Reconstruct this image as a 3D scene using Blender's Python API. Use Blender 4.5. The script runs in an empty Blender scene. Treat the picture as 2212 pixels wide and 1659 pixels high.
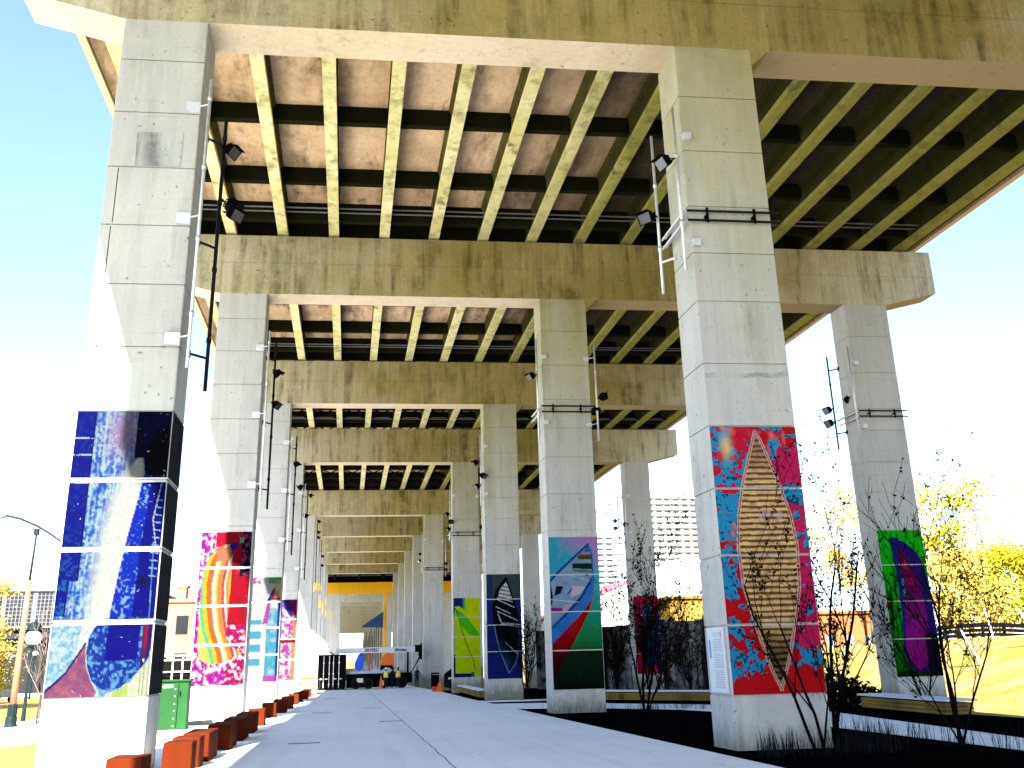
import bpy, math, random
import numpy as np
from mathutils import Vector, Matrix
R = math.radians
random.seed(7)
S = bpy.context.scene
COL = S.collection

# ------------------------------------------------------------------ camera, sky, sun, exposure
cam_d = bpy.data.cameras.new("camera")
cam = bpy.data.objects.new("camera", cam_d)
COL.objects.link(cam)
S.camera = cam
cam_d.sensor_width = 36.0
cam_d.lens = 36.0 * 1929.0552 / 2212.0
cam_d.clip_start = 0.1
cam_d.clip_end = 6000
_p, _y, _r = R(16.9563), R(10.4443), R(-1.4413)
_fw = Vector((math.sin(_y) * math.cos(_p), math.cos(_y) * math.cos(_p), math.sin(_p)))
_rt = Vector((math.cos(_y), -math.sin(_y), 0))
_up = _rt.cross(_fw)
_r2 = _rt * math.cos(_r) + _up * math.sin(_r)
_u2 = -_rt * math.sin(_r) + _up * math.cos(_r)
M = Matrix((_r2, _u2, -_fw)).transposed().to_4x4()
M.translation = Vector((0, 0, 1.55))
cam.matrix_world = M

SUN_TRAVEL = Vector((1.0, 4.6, -3.25)).normalized()
sun_el = math.asin(-SUN_TRAVEL.z)
to_sun = -SUN_TRAVEL
w = bpy.data.worlds.new("World")
S.world = w
w.use_nodes = True
nt = w.node_tree
sky = nt.nodes.new('ShaderNodeTexSky')
sky.sky_type = 'NISHITA'
sky.sun_disc = False
sky.sun_elevation = sun_el
sky.sun_rotation = math.atan2(to_sun.x, to_sun.y)
sky.air_density = 0.9
sky.dust_density = 0.8
sky.ozone_density = 2.6
bg = nt.nodes['Background']
bg.inputs['Strength'].default_value = 0.056
nt.links.new(sky.outputs[0], bg.inputs[0])
sd = bpy.data.lights.new("sun", 'SUN')
sd.energy = 5.0
sd.angle = R(0.5)
sd.color = (1.0, 0.93, 0.82)
so = bpy.data.objects.new("sun", sd)
COL.objects.link(so)
so.rotation_euler = SUN_TRAVEL.to_track_quat('-Z', 'Y').to_euler()
so.location = (-20, -60, 60)
S.view_settings.view_transform = 'Standard'
S.view_settings.look = 'None'
S.view_settings.exposure = 3.38
S.view_settings.gamma = 1.0
S.cycles.max_bounces = 4
S.cycles.diffuse_bounces = 3
S.cycles.use_denoising = True

# ------------------------------------------------------------------ materials
def lin(c):
    return tuple((x / 12.92 if x <= 0.04045 else ((x + 0.055) / 1.055) ** 2.4) for x in c)

class NT:
    def __init__(s, name):
        s.m = bpy.data.materials.new(name)
        s.m.use_nodes = True
        s.t = s.m.node_tree
        s.b = s.t.nodes['Principled BSDF']
        s._pos = None
    def n(s, kind, **kw):
        o = s.t.nodes.new(kind)
        for k, v in kw.items():
            setattr(o, k, v)
        return o
    def l(s, a, b):
        s.t.links.new(a, b)
    def pos(s):
        if s._pos is None:
            s._pos = s.n('ShaderNodeNewGeometry').outputs['Position']
        return s._pos
    def noise(s, scale=(1, 1, 1), sc=1.0, detail=4, rough=0.6, dist=0.0):
        mp = s.n('ShaderNodeMapping')
        mp.inputs['Scale'].default_value = scale
        s.l(s.pos(), mp.inputs['Vector'])
        no = s.n('ShaderNodeTexNoise')
        no.inputs['Scale'].default_value = sc
        no.inputs['Detail'].default_value = detail
        no.inputs['Roughness'].default_value = rough
        no.inputs['Distortion'].default_value = dist
        s.l(mp.outputs[0], no.inputs['Vector'])
        return no.outputs['Fac']
    def ramp(s, fac, lo, hi, a=0.0, b=1.0):
        mr = s.n('ShaderNodeMapRange')
        mr.inputs['From Min'].default_value = lo
        mr.inputs['From Max'].default_value = hi
        mr.inputs['To Min'].default_value = a
        mr.inputs['To Max'].default_value = b
        s.l(fac, mr.inputs['Value'])
        return mr.outputs['Result']
    def math(s, op, a, b):
        m = s.n('ShaderNodeMath', operation=op)
        for i, v in enumerate((a, b)):
            if isinstance(v, (int, float)):
                m.inputs[i].default_value = v
            else:
                s.l(v, m.inputs[i])
        return m.outputs[0]
    def mix(s, fac, a, b, mode='MIX'):
        m = s.n('ShaderNodeMix', data_type='RGBA', blend_type=mode)
        if isinstance(fac, (int, float)):
            m.inputs[0].default_value = fac
        else:
            s.l(fac, m.inputs[0])
        for i, v in ((6, a), (7, b)):
            if isinstance(v, tuple):
                m.inputs[i].default_value = (*v[:3], 1)
            else:
                s.l(v, m.inputs[i])
        return m.outputs[2]
    def bump(s, fac, strength=0.3, dist=0.02):
        b = s.n('ShaderNodeBump')
        b.inputs['Strength'].default_value = strength
        b.inputs['Distance'].default_value = dist
        s.l(fac, b.inputs['Height'])
        s.l(b.outputs[0], s.b.inputs['Normal'])
    def out(s, col, rough=0.8, metal=0.0, spec=0.3):
        if isinstance(col, tuple):
            s.b.inputs['Base Color'].default_value = (*col[:3], 1)
        else:
            s.l(col, s.b.inputs['Base Color'])
        if isinstance(rough, (int, float)):
            s.b.inputs['Roughness'].default_value = rough
        else:
            s.l(rough, s.b.inputs['Roughness'])
        s.b.inputs['Metallic'].default_value = metal
        s.b.inputs['Specular IOR Level'].default_value = spec
        return s.m

def plain(name, col, rough=0.6, metal=0.0, var=0.25, sc=6.0, spec=0.3):
    k = NT(name)
    f = k.noise(sc=sc, detail=3)
    lo = tuple(c * (1 - var) for c in col)
    hi = tuple(min(1, c * (1 + var)) for c in col)
    return k.out(k.mix(k.ramp(f, 0.3, 0.7), lo, hi), rough, metal, spec)

def m_concrete(name, a, b, stain, st_lo, st_hi, high=None, zlo=7, zhi=13, pits=0.55, grain=0.25, ends=None, right_shade=None, dirt=False, stscale=(2.2, 2.2, .22)):
    k = NT(name)
    big = k.noise(scale=(1, 1, 0.8), sc=0.5, detail=6, rough=0.65)
    col = k.mix(k.ramp(big, 0.35, 0.65), a, b)
    if high:  # warm bounce light put into the colour of the upper column
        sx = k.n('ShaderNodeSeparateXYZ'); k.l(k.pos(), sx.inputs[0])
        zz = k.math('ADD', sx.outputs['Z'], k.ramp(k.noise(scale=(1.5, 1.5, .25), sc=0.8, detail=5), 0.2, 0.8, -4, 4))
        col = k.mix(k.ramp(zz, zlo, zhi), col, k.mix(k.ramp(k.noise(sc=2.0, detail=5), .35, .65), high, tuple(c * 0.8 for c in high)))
    if ends:      # beam colour turns paler toward both ends, along a noisy edge
        sx = k.n('ShaderNodeSeparateXYZ'); k.l(k.pos(), sx.inputs[0])
        xx = k.math('ADD', sx.outputs['X'], k.ramp(k.noise(scale=(1, 1, 1.2), sc=0.45, detail=6), 0.3, 0.7, -3, 3))
        cw = k.math('ADD', k.ramp(xx, 13.5, 19.5), k.ramp(xx, 4.0, -7.5))
        col = k.mix(cw, col, ends)
    if right_shade:      # shade of the right bay painted in, darkening past the middle columns
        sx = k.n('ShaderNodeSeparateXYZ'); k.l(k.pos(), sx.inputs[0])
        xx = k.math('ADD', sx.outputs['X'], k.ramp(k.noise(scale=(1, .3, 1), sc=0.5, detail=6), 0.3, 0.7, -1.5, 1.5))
        col = k.mix(k.ramp(xx, 5.0, 9.5), col, right_shade)
    streak = k.noise(scale=stscale, sc=1.0, detail=7, rough=0.65)
    blot = k.noise(sc=0.9, detail=8, rough=0.7)
    s = k.math('MULTIPLY', k.ramp(streak, st_lo, st_hi), k.ramp(blot, 0.35, 0.7))
    col = k.mix(s, col, stain)
    if dirt:      # soil splashed up the foot of the column
        sx = k.n('ShaderNodeSeparateXYZ'); k.l(k.pos(), sx.inputs[0])
        zz = k.math('ADD', sx.outputs['Z'], k.ramp(k.noise(scale=(3, 3, 1), sc=1.2, detail=6, rough=.75), 0.25, 0.75, -.35, .35))
        col = k.mix(k.ramp(zz, .30, -.25, 0, .8), col, (.10, .11, .08))
        ln = k.noise(scale=(.25, .25, 5), sc=1.1, detail=4)
        col = k.mix(k.ramp(ln, .66, .72, 0, .35), col, (.22, .22, .18))
    brd = k.noise(scale=(7, 7, .12), sc=1.0, detail=3, rough=.5)
    col = k.mix(k.ramp(brd, .45, .65, 0, .22), col, k.mix(.6, col, stain))
    fine = k.noise(sc=14, detail=6, rough=0.8)
    col = k.mix(k.ramp(fine, 0.3, 0.75, 0, grain), col, tuple(c * 0.45 for c in a))
    pit = k.noise(sc=7, detail=2)
    col = k.mix(k.ramp(pit, 0.69, 0.72, 0, pits), col, tuple(c * 0.2 for c in a))
    k.bump(fine, 0.35, 0.01)
    return k.out(col, 0.95, 0, 0.05)

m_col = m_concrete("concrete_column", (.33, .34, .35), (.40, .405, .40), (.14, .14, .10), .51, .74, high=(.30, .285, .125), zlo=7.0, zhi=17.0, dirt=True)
m_colw = m_concrete("clean_concrete_column", (.325, .335, .335), (.38, .39, .38), (.17, .17, .15), .52, .74, pits=.6, dirt=True)
m_beam = m_concrete("concrete_beam", (.22, .19, .055), (.33, .275, .12), (.022, .025, .004), .47, .62, grain=.5, ends=(.44, .42, .33))
m_bsof = m_concrete("bounce_lit_beam_soffit", (.56, .49, .38), (.50, .42, .31), (.22, .17, .10), .55, .75, pits=.5, right_shade=(.30, .235, .13))  # lighter than the beam faces: ground bounce put into the colour
m_girder = m_concrete("concrete_girder", (.66, .62, .36), (.52, .49, .20), (.05, .06, .01), .47, .62, right_shade=(.20, .195, .035))
m_web = m_concrete("shaded_girder_web", (.11, .10, .03), (.07, .068, .016), (.012, .012, .003), .45, .62, right_shade=(.028, .028, .007))  # web shade painted in, darker than the flange below
m_soffit = m_concrete("concrete_soffit", (.78, .56, .36), (.50, .34, .19), (.012, .008, .004), .47, .60, pits=.4, stscale=(1.3, .35, 1), right_shade=(.016, .013, .006))  # dark streaks stand in for shade beside the girders; right bay darkened too
m_fascia = m_concrete("concrete_fascia", (.60, .46, .30), (.55, .42, .27), (.2, .12, .06), .6, .8)
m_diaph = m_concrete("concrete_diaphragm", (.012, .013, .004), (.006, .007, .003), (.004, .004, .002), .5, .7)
m_patch = m_concrete("concrete_patch", (.34, .36, .36), (.30, .32, .32), (.04, .045, .045), .42, .6)
m_yellow = m_concrete("yellow_painted_concrete", (.75, .40, .01), (.70, .36, .01), (.45, .16, .01), .55, .8, pits=.1)
m_pale = m_concrete("pale_far_concrete", (.46, .46, .43), (.40, .40, .36), (.18, .17, .12), .5, .75)
m_palesof = m_concrete("pale_far_soffit", (.80, .78, .72), (.74, .72, .66), (.4, .38, .3), .5, .8)  # lighter copy for far undersides, bounce light in the colour
m_orangeb = plain("bright_orange", (.60, .13, .03), .8, 0, spec=0)

def m_path():
    k = NT("path_concrete")
    big = k.noise(sc=0.35, detail=6, rough=0.7)
    col = k.mix(k.ramp(big, .3, .7), (.58, .62, .68), (.68, .71, .75))
    sw = k.noise(scale=(.3, 2, 1), sc=1.2, detail=6)
    col = k.mix(k.ramp(sw, .55, .75, 0, .35), col, (.45, .50, .57))
    ty = k.noise(scale=(1.6, .05, 1), sc=1.5, detail=5)
    col = k.mix(k.ramp(ty, .52, .68, 0, .30), col, (.42, .46, .52))
    bl = k.noise(sc=1.1, detail=7, rough=.75)
    col = k.mix(k.ramp(bl, .55, .70, 0, .30), col, (.40, .44, .50))
    fine = k.noise(sc=25, detail=5, rough=.8)
    col = k.mix(k.ramp(fine, .4, .8, 0, .22), col, (.24, .28, .34))
    spots = k.noise(sc=5.1, detail=2)
    col = k.mix(k.ramp(spots, .70, .73, 0, .5), col, (.08, .10, .14))
    sx = k.n('ShaderNodeSeparateXYZ'); k.l(k.pos(), sx.inputs[0])
    wob = k.ramp(k.noise(scale=(0, 1, 0), sc=.9, detail=5), 0.3, 0.7, -.028, .028)
    d = k.math('ABSOLUTE', k.math('SUBTRACT', k.math('SUBTRACT', sx.outputs['X'], 1.78), wob), 0)
    ln = k.math('LESS_THAN', d, 0.012)
    # the half of the walk left of the joint was poured darker
    side = k.math('LESS_THAN', k.math('SUBTRACT', sx.outputs['X'], wob), 1.78)
    col = k.mix(k.math('MULTIPLY', side, .16), col, (.38, .43, .50))
    col = k.mix(ln, col, (.03, .04, .05))
    k.bump(fine, .2, .005)
    return k.out(col, .85, 0, .25)
m_pathc = m_path()

def m_ground():
    k = NT("lawn_ground")
    a = k.noise(sc=.5, detail=7, rough=.7)
    b = k.noise(sc=5, detail=8, rough=.85)
    c = k.mix(k.ramp(a, .42, .58), (.30, .195, .09), (.16, .14, .022))
    c = k.mix(k.ramp(b, .40, .62, 0, .8), c, (.05, .05, .012))
    k.bump(b, .8, .08)
    return k.out(c, .95, 0, .1)
m_lawn = m_ground()
m_mulch = plain("dark_mulch", (.0022, .0020, .0022), 1.0, var=.8, sc=30, spec=0)
m_side = plain("sidewalk_concrete", (.76, .77, .79), .9, var=.08, sc=1.5)
m_road = plain("asphalt_street", (.36, .34, .33), .9, var=.12, sc=.8)
m_white = plain("white_road_paint", (.75, .75, .72), .7, var=.1)
m_rust = m_concrete("rusty_block", (.062, .009, .0015), (.042, .006, .001), (.014, .003, .001), .5, .75, pits=.35)
m_pipe = plain("galvanised_pipe", (.48, .50, .53), .45, .5, var=.15)
m_pipedark = plain("dark_pipe", (.006, .007, .011), .7, .0, spec=.1)
m_black = plain("black_housing", (.0022, .0022, .0026), .9, 0, spec=.02)
m_lens = plain("lamp_glass", (.03, .035, .045), .2, 0, spec=.4)
m_box = plain("junction_box", (.42, .45, .50), .5, .2, var=.08)
m_green = plain("green_cabinet_paint", (.007, .034, .010), .6, 0, spec=.03, var=.2, sc=1.2)
m_dkgreen = plain("dark_green_castiron", (.002, .008, .009), .6, .0, spec=.1)
m_wood = m_concrete("weathered_timber", (.26, .17, .045), (.16, .11, .035), (.03, .02, .01), .4, .6)
m_slab = plain("bench_top_slab", (.50, .53, .60), .7, var=.06)
m_bark = plain("dark_bark", (.004, .0035, .0035), 1, var=.5, sc=20, spec=0)
m_pbark = plain("pale_bark", (.075, .055, .04), .9, var=.3, sc=8)
m_leafd = plain("small_shade_leaf", (.005, .007, .003), 1, var=.5, sc=3, spec=0)
m_leafy = plain("spring_yellow_leaf", (.27, .235, .012), .9, var=.35, sc=.6, spec=0)
m_leafo = plain("young_golden_leaf", (.27, .205, .045), .9, var=.35, sc=.8, spec=0)
m_twig = plain("pale_twigs", (.11, .09, .075), .9, var=.2)
m_blade = plain("dry_grass_blade", (.006, .007, .010), 1, var=.4, spec=0)
m_brick = m_concrete("brick_wall_orange", (.20, .105, .06), (.24, .14, .085), (.13, .065, .035), .5, .8, pits=.1)
m_dark = plain("dark_facade", (.0022, .0022, .0030), .9, 0, var=.4, sc=.4)
m_fwhite = plain("white_facade", (.72, .74, .78), .7, var=.04, sc=.2)
m_win = plain("window_glass", (.006, .007, .010), .3, 0, var=.4, sc=.15, spec=.1)
m_winb = plain("pale_window_glass", (.12, .14, .165), .6, 0, var=.3, sc=.15, spec=.05)
m_pole = m_concrete("streaked_pole", (.17, .085, .045), (.20, .13, .08), (.05, .018, .008), .45, .62, pits=.1)
m_red = plain("red_paint", (.5, .02, .02), .5, 0)
m_crane = plain("crane_red", (.62, .06, .10), .5, 0)
m_orange = plain("orange_paint", (.16, .045, .012), .8, 0, spec=0)
m_blue = plain("blue_fabric", (.01, .08, .55), .7, 0)
m_navy = plain("navy_fabric", (.01, .04, .12), .7, 0)
m_boom = plain("boom_white_paint", (.40, .43, .47), .4, 0, var=.05)
m_bar = plain("container_lock_bar", (.6, .6, .6), .4, .3)
m_ybar = plain("yellow_barrier_paint", (.16, .085, .004), .7, 0, spec=0)
m_vest = plain("hi_vis_yellow", (.55, .55, .06), .7, 0, var=.15)
m_cloth = plain("dark_clothing", (.002, .002, .0026), .9, 0)
m_skin = plain("skin", (.30, .16, .10), .6, 0, var=.1)
m_hair = plain("dark_hair", (.01, .008, .007), .7, 0)
m_hard = plain("white_helmet", (.6, .6, .58), .4, 0)
m_tyre = plain("tyre_rubber", (.003, .003, .003), 1.0, 0)
m_tarp = plain("grey_tarpaulin", (.34, .37, .45), .7, 0, var=.3, sc=2)
m_glob = plain("opal_globe", (.6, .63, .63), .25, 0, var=.05, spec=.6)
m_paperw = plain("white_panel", (.42, .46, .52), .6, 0, var=.03)
m_numy = plain("pale_yellow_paint", (.58, .43, .16), .7, 0)
m_mint = plain("mint_cladding", (.55, .68, .60), .7, 0, var=.05)

def m_mural(name, gl=.5):
    k = NT(name)
    at = k.n('ShaderNodeAttribute'); at.attribute_name = 'paint'
    f = k.noise(sc=18, detail=6, rough=.8)
    streak = k.noise(scale=(9, 9, .5), sc=2, detail=5, rough=.7)
    c = k.mix(k.ramp(f, .42, .72, 0, .42), at.outputs['Color'], k.mix(.75, at.outputs['Color'], (.0, .0, .004)))
    chip = k.noise(sc=16, detail=3)
    c = k.mix(k.ramp(chip, .70, .72, 0, .5), c, (.16, .16, .15))
    c = k.mix(k.ramp(streak, .62, .80, 0, .35), c, k.mix(.7, c, (.0, .0, .0)))
    k.bump(f, .25, .004)
    return k.out(c, .9, 0, .03)
m_paint = m_mural("mural_paint")

def m_hoard():
    k = NT("weathered_dark_wall")
    st = k.noise(scale=(1.2, 1.2, .10), sc=1.6, detail=7, rough=.7)
    bl = k.noise(sc=1.5, detail=6, rough=.7)
    f = k.math('MULTIPLY', k.ramp(st, .42, .68), k.ramp(bl, .35, .65))
    return k.out(k.mix(f, (.004, .004, .005), (.22, .23, .25)), 1, 0, 0)
m_hoardm = m_hoard()

# ------------------------------------------------------------------ mesh helpers
class MB:
    def __init__(s):
        s.v = []; s.f = []; s.mi = []
    def add(s, vs, fs, mi=0):
        b = len(s.v)
        s.v += [tuple(p) for p in vs]
        s.f += [tuple(i + b for i in f) for f in fs]
        s.mi += [mi] * len(fs)
        return s
    def hexa(s, p, mi=0):       # p: bottom 4 ccw, top 4 ccw
        return s.add(p, [(3, 2, 1, 0), (4, 5, 6, 7), (0, 1, 5, 4), (1, 2, 6, 5), (2, 3, 7, 6), (3, 0, 4, 7)], mi)
    def box(s, a, b, mi=0):
        x0, y0, z0 = a; x1, y1, z1 = b
        return s.hexa([(x0, y0, z0), (x1, y0, z0), (x1, y1, z0), (x0, y1, z0), (x0, y0, z1), (x1, y0, z1), (x1, y1, z1), (x0, y1, z1)], mi)
    def cbox(s, c, d, rz=0.0, mi=0, rx=0.0):
        m = Matrix.Translation(c) @ Matrix.Rotation(rz, 4, 'Z') @ Matrix.Rotation(rx, 4, 'X')
        x, y, z = d[0] / 2, d[1] / 2, d[2] / 2
        return s.hexa([m @ Vector(q) for q in ((-x, -y, -z), (x, -y, -z), (x, y, -z), (-x, y, -z), (-x, -y, z), (x, -y, z), (x, y, z), (-x, y, z))], mi)
    def bevbox(s, a, b, e=.02, mi=0, rz=0, c=(0, 0, 0)):   # box with chamfered edges all round
        x0, y0, z0 = a; x1, y1, z1 = b
        m = Matrix.Translation(c) @ Matrix.Rotation(rz, 4, 'Z')
        def ring(z, i):
            return [(x0 + i + e, y0 + i, z), (x1 - i - e, y0 + i, z), (x1 - i, y0 + i + e, z), (x1 - i, y1 - i - e, z),
                    (x1 - i - e, y1 - i, z), (x0 + i + e, y1 - i, z), (x0 + i, y1 - i - e, z), (x0 + i, y0 + i + e, z)]
        vs = ring(z0, e) + ring(z0 + e, 0) + ring(z1 - e, 0) + ring(z1, e)
        fs = [tuple(range(7, -1, -1)), tuple(range(24, 32))]
        for r in range(3):
            for j in range(8):
                fs.append((r * 8 + j, r * 8 + (j + 1) % 8, r * 8 + 8 + (j + 1) % 8, r * 8 + 8 + j))
        return s.add([m @ Vector(q) for q in vs], fs, mi)
    def tube(s, p0, p1, r0, r1=None, n=8, mi=0, caps=True):
        return s.path([p0, p1], [r0, r0 if r1 is None else r1], n, mi, caps)
    def path(s, pts, rs, n=8, mi=0, caps=True):
        pts = [Vector(p) for p in pts]
        if not isinstance(rs, (list, tuple)):
            rs = [rs] * len(pts)
        vs = []; prev = None
        for i, p in enumerate(pts):
            d = (pts[min(i + 1, len(pts) - 1)] - pts[max(i - 1, 0)])
            d.normalize()
            if prev is None:
                a = Vector((0, 0, 1)) if abs(d.z) < .9 else Vector((1, 0, 0))
                u = d.cross(a).normalized()
            else:
                u = (prev - d * prev.dot(d)).normalized()
            prev = u
            v = d.cross(u)
            for j in range(n):
                t = 2 * math.pi * j / n
                vs.append(p + (u * math.cos(t) + v * math.sin(t)) * rs[i])
        fs = []
        for i in range(len(pts) - 1):
            for j in range(n):
                fs.append((i * n + j, i * n + (j + 1) % n, (i + 1) * n + (j + 1) % n, (i + 1) * n + j))
        if caps:
            fs.append(tuple(range(n - 1, -1, -1)))
            fs.append(tuple(range((len(pts) - 1) * n, len(pts) * n)))
        return s.add(vs, fs, mi)
    def lathe(s, prof, c=(0, 0, 0), n=16, mi=0):
        vs = []
        for r, z in prof:
            for j in range(n):
                t = 2 * math.pi * j / n
                vs.append((c[0] + r * math.cos(t), c[1] + r * math.sin(t), c[2] + z))
        fs = []
        for i in range(len(prof) - 1):
            for j in range(n):
                fs.append((i * n + j, i * n + (j + 1) % n, (i + 1) * n + (j + 1) % n, (i + 1) * n + j))
        fs.append(tuple(range(n - 1, -1, -1)))
        fs.append(tuple(range((len(prof) - 1) * n, len(prof) * n)))
        return s.add(vs, fs, mi)
    def prism(s, poly, d0, d1, f, mi=0):  # poly 2D, extruded from d0 to d1; f(a,b,d)->xyz
        n = len(poly)
        vs = [f(a, b, d0) for a, b in poly] + [f(a, b, d1) for a, b in poly]
        fs = [tuple(range(n)), tuple(range(2 * n - 1, n - 1, -1))]
        for i in range(n):
            j = (i + 1) % n
            fs.append((i, i + n, j + n, j))
        return s.add(vs, fs, mi)
    def sphere(s, c, r, n=12, m=8, sc=(1, 1, 1), mi=0):
        prof = [(max(1e-4, r * math.sin(math.pi * i / m)) , -r * math.cos(math.pi * i / m)) for i in range(m + 1)]
        b = len(s.v)
        s.lathe(prof, (0, 0, 0), n, mi)
        for i in range(b, len(s.v)):
            x, y, z = s.v[i]
            s.v[i] = (c[0] + x * sc[0], c[1] + y * sc[1], c[2] + z * sc[2])
        return s
    def build(s, name, mats, parent=None, label=None, local=False, smooth=False):
        if not isinstance(mats, (list, tuple)):
            mats = [mats]
        o = None
        off = Vector((0, 0, 0))
        if parent is not None and not local:
            q = parent
            while q is not None:
                off += q.location
                q = q.parent
        me = bpy.data.meshes.new(name)
        me.from_pydata([tuple(Vector(p) - off) for p in s.v], [], s.f)
        for m in mats:
            me.materials.append(m)
        if len(mats) > 1:
            me.polygons.foreach_set('material_index', s.mi)
        if smooth:
            me.polygons.foreach_set('use_smooth', [True] * len(me.polygons))
        me.update()
        # outward normals
        import bmesh
        bm = bmesh.new(); bm.from_mesh(me)
        bmesh.ops.recalc_face_normals(bm, faces=bm.faces)
        bm.to_mesh(me); bm.free()
        o = bpy.data.objects.new(name, me)
        COL.objects.link(o)
        if parent is not None:
            o.parent = parent
        if label:
            o['label'] = label
        return o

def parts(name, boxes, mat, parent, cap=100, key=None):
    """each box its own part; past cap the smaller rest is one stuff part"""
    if key: boxes = sorted(boxes, key=key)
    for a, c in boxes[:cap]:
        MB().box(a, c).build(name, mat, parent)
    if len(boxes) > cap:
        b = MB()
        for a, c in boxes[cap:]: b.box(a, c)
        b.build(name, mat, parent)['kind'] = 'stuff'

def tag(o, label=None, cat=None, group=None, kind=None):
    if label: o['label'] = label
    if cat: o['category'] = cat
    if group: o['group'] = group
    if kind: o['kind'] = kind
    return o

def thing(name, label, cat, loc=(0, 0, 0), group=None, rz=0):
    o = bpy.data.objects.new(name, None)
    COL.objects.link(o)
    o.location = loc
    o.rotation_euler = (0, 0, rz)
    o.empty_display_size = .2
    return tag(o, label, cat, group)

def dup(root, loc=None, rz=None, label=None, parent=None):
    c = root.copy()
    COL.objects.link(c)
    c.parent = parent
    if loc is not None: c.location = loc
    if rz is not None: c.rotation_euler = (0, 0, rz)
    if label: c['label'] = label
    for ch in [q for q in bpy.data.objects if q.parent == root]:
        dup(ch, parent=c)
    return c

# ------------------------------------------------------------------ place frame (bents are skewed to the road)
TS = math.tan(R(-3.9554))
def YB(k):
    if k <= 4: return 16.7939 + 15.1604 * (k - 1)
    return 16.7939 + 3 * 15.1604 + 24.2297 + (k - 5) * 15.1604
def sk(x, y, z, k):
    return (x, YB(k) + y + TS * x, z)
def sst(a, b, x):
    t = min(1, max(0, (x - a) / (b - a)))
    return t * t * (3 - 2 * t)
def gz(x, y):
    z = -0.0109 * min(max(y, -40), 170)
    if x > 16:
        z += -1.05 * sst(16, 26, x) + 3.6 * sst(30, 43, x)
        z += .12 * math.sin(x * .7 + y * .23) * sst(30, 36, x) + .10 * math.sin(y * .31 + x * .2) * sst(24, 34, x)
    return z

# ------------------------------------------------------------------ the setting
def grid_ground():
    b = MB()
    xs = [-3000, -800, -300, -120, -60, -30, -13, -3, 6, 12] + [16 + i * 1.0 for i in range(36)] + [56, 66, 80, 120, 300, 800, 3000]
    ys = [-3000, -500, -100, -40, -20] + [i * 3.0 for i in range(-5, 58)] + [190, 230, 300, 500, 1000, 3000]
    vs = [(x, y, gz(x, y) - .03) for y in ys for x in xs]
    nx = len(xs)
    fs = [(j * nx + i, j * nx + i + 1, (j + 1) * nx + i + 1, (j + 1) * nx + i) for j in range(len(ys) - 1) for i in range(nx - 1)]
    b.add(vs, fs)
    o = b.build("ground", m_lawn)
    return tag(o, "sloping lawn and rough grass around the viaduct", None, None, 'structure')
grid_ground()

def strip(name, left, right, mat, dz, label):
    """a sheet between two polylines given as (x,y) lists of equal length"""
    b = MB()
    n = len(left)
    top = [(x, y, gz(x, y) + dz) for x, y in left] + [(x, y, gz(x, y) + dz) for x, y in right]
    fs = [(i, n + i, n + i + 1, i + 1) for i in range(n - 1)]
    b.add(top, fs)
    low = [(x, y, z - .12) for x, y, z in top]
    b2 = top + low
    m = 2 * n
    ring = list(range(n)) + list(range(2 * n - 1, n - 1, -1))
    sf = []
    for i in range(len(ring)):
        a, c = ring[i], ring[(i + 1) % len(ring)]
        sf.append((a, a + m, c + m, c))
    b.add(b2, sf)
    return tag(b.build(name, mat), label, None, None, 'structure')
ysm = [-30, -10, 0, 5, 10, 15, 20, 25, 30, 34, 36, 40, 44, 50, 60, 70, 80, 100, 130, 170]
strip("path", [(-2.2, y) for y in ysm], [(6.42 + (.2 * math.sin(y * .12) if y > 44 else 0), y) for y in ysm], m_pathc, .02, "wide grey concrete walk under the viaduct")
strip("sidewalk", [(-12.6, y) for y in ysm], [(-2.2, y) for y in ysm], m_side, .012, "sunlit white pavement left of the walk")
strip("road", [(-30, y) for y in ysm], [(-12.6, y) for y in ysm], m_road, -.06, "sunlit grey street on the left")
strip("pavement", [(-140, y) for y in ysm], [(-30, y) for y in ysm], m_side, .03, "far pavement across the street")
def lane():
    b = MB()
    for x in (-15.6, -19.2, -22.8):
        for i in range(-2, 40):
            y = i * 4.0
            b.add([(x, y, gz(x, y) - .055), (x + .13, y, gz(x, y) - .055), (x + .13, y + (4 if x < -16 else 4), gz(x, y + 4) - .055), (x, y + 4, gz(x, y + 4) - .055)], [(0, 1, 2, 3)])
    return tag(b.build("lane_marking", m_white), "white lane lines on the street", None, None, 'structure')
lane()
# planting beds (dark mulch) and the branch walk
bedo = [(6.42, y) for y in ysm[:16]]
bedr = [(17.0, y) for y in ysm[:16]]
strip("planting_bed", bedo, bedr, m_mulch, .004, "dark mulch planting bed right of the walk")
inner = [(6.40, 36.0), (8.0, 35.2), (9.64, 33.8), (11.4, 31.2), (12.0, 28.6), (11.85, 25), (11.4, 20.9), (11.22, 14.4), (11.4, 8), (11.8, -5)]
outer = [(6.40, 41.5), (8.4, 40.6), (10.6, 37.9), (13.2, 34.0), (14.3, 30.5), (14.35, 26.1), (13.4, 20.5), (12.6, 15.8), (12.7, 8), (13.2, -5)]
strip("path", outer, inner, m_pathc, .016, "pale branch walk curving through the planting bed")
strip("path", [(6.40, 43.8), (6.40, 45.6)], [(17, 43.0), (17, 45.0)], m_pathc, .016, "pale strip of concrete between the planted beds")
# grass patch, lower left
strip("grass", [(-9.3, -20), (-9.3, 0), (-9.3, 12), (-8.8, 22), (-7.6, 25.6)], [(-5.5, -20), (-5.5, 0), (-5.5, 12), (-5.6, 20.5), (-6.9, 25.4)], plain("lime_lawn", (.33, .36, .02), .9, var=.3, sc=8), .05, "patch of lime green lawn beside the blue mural column")

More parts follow.
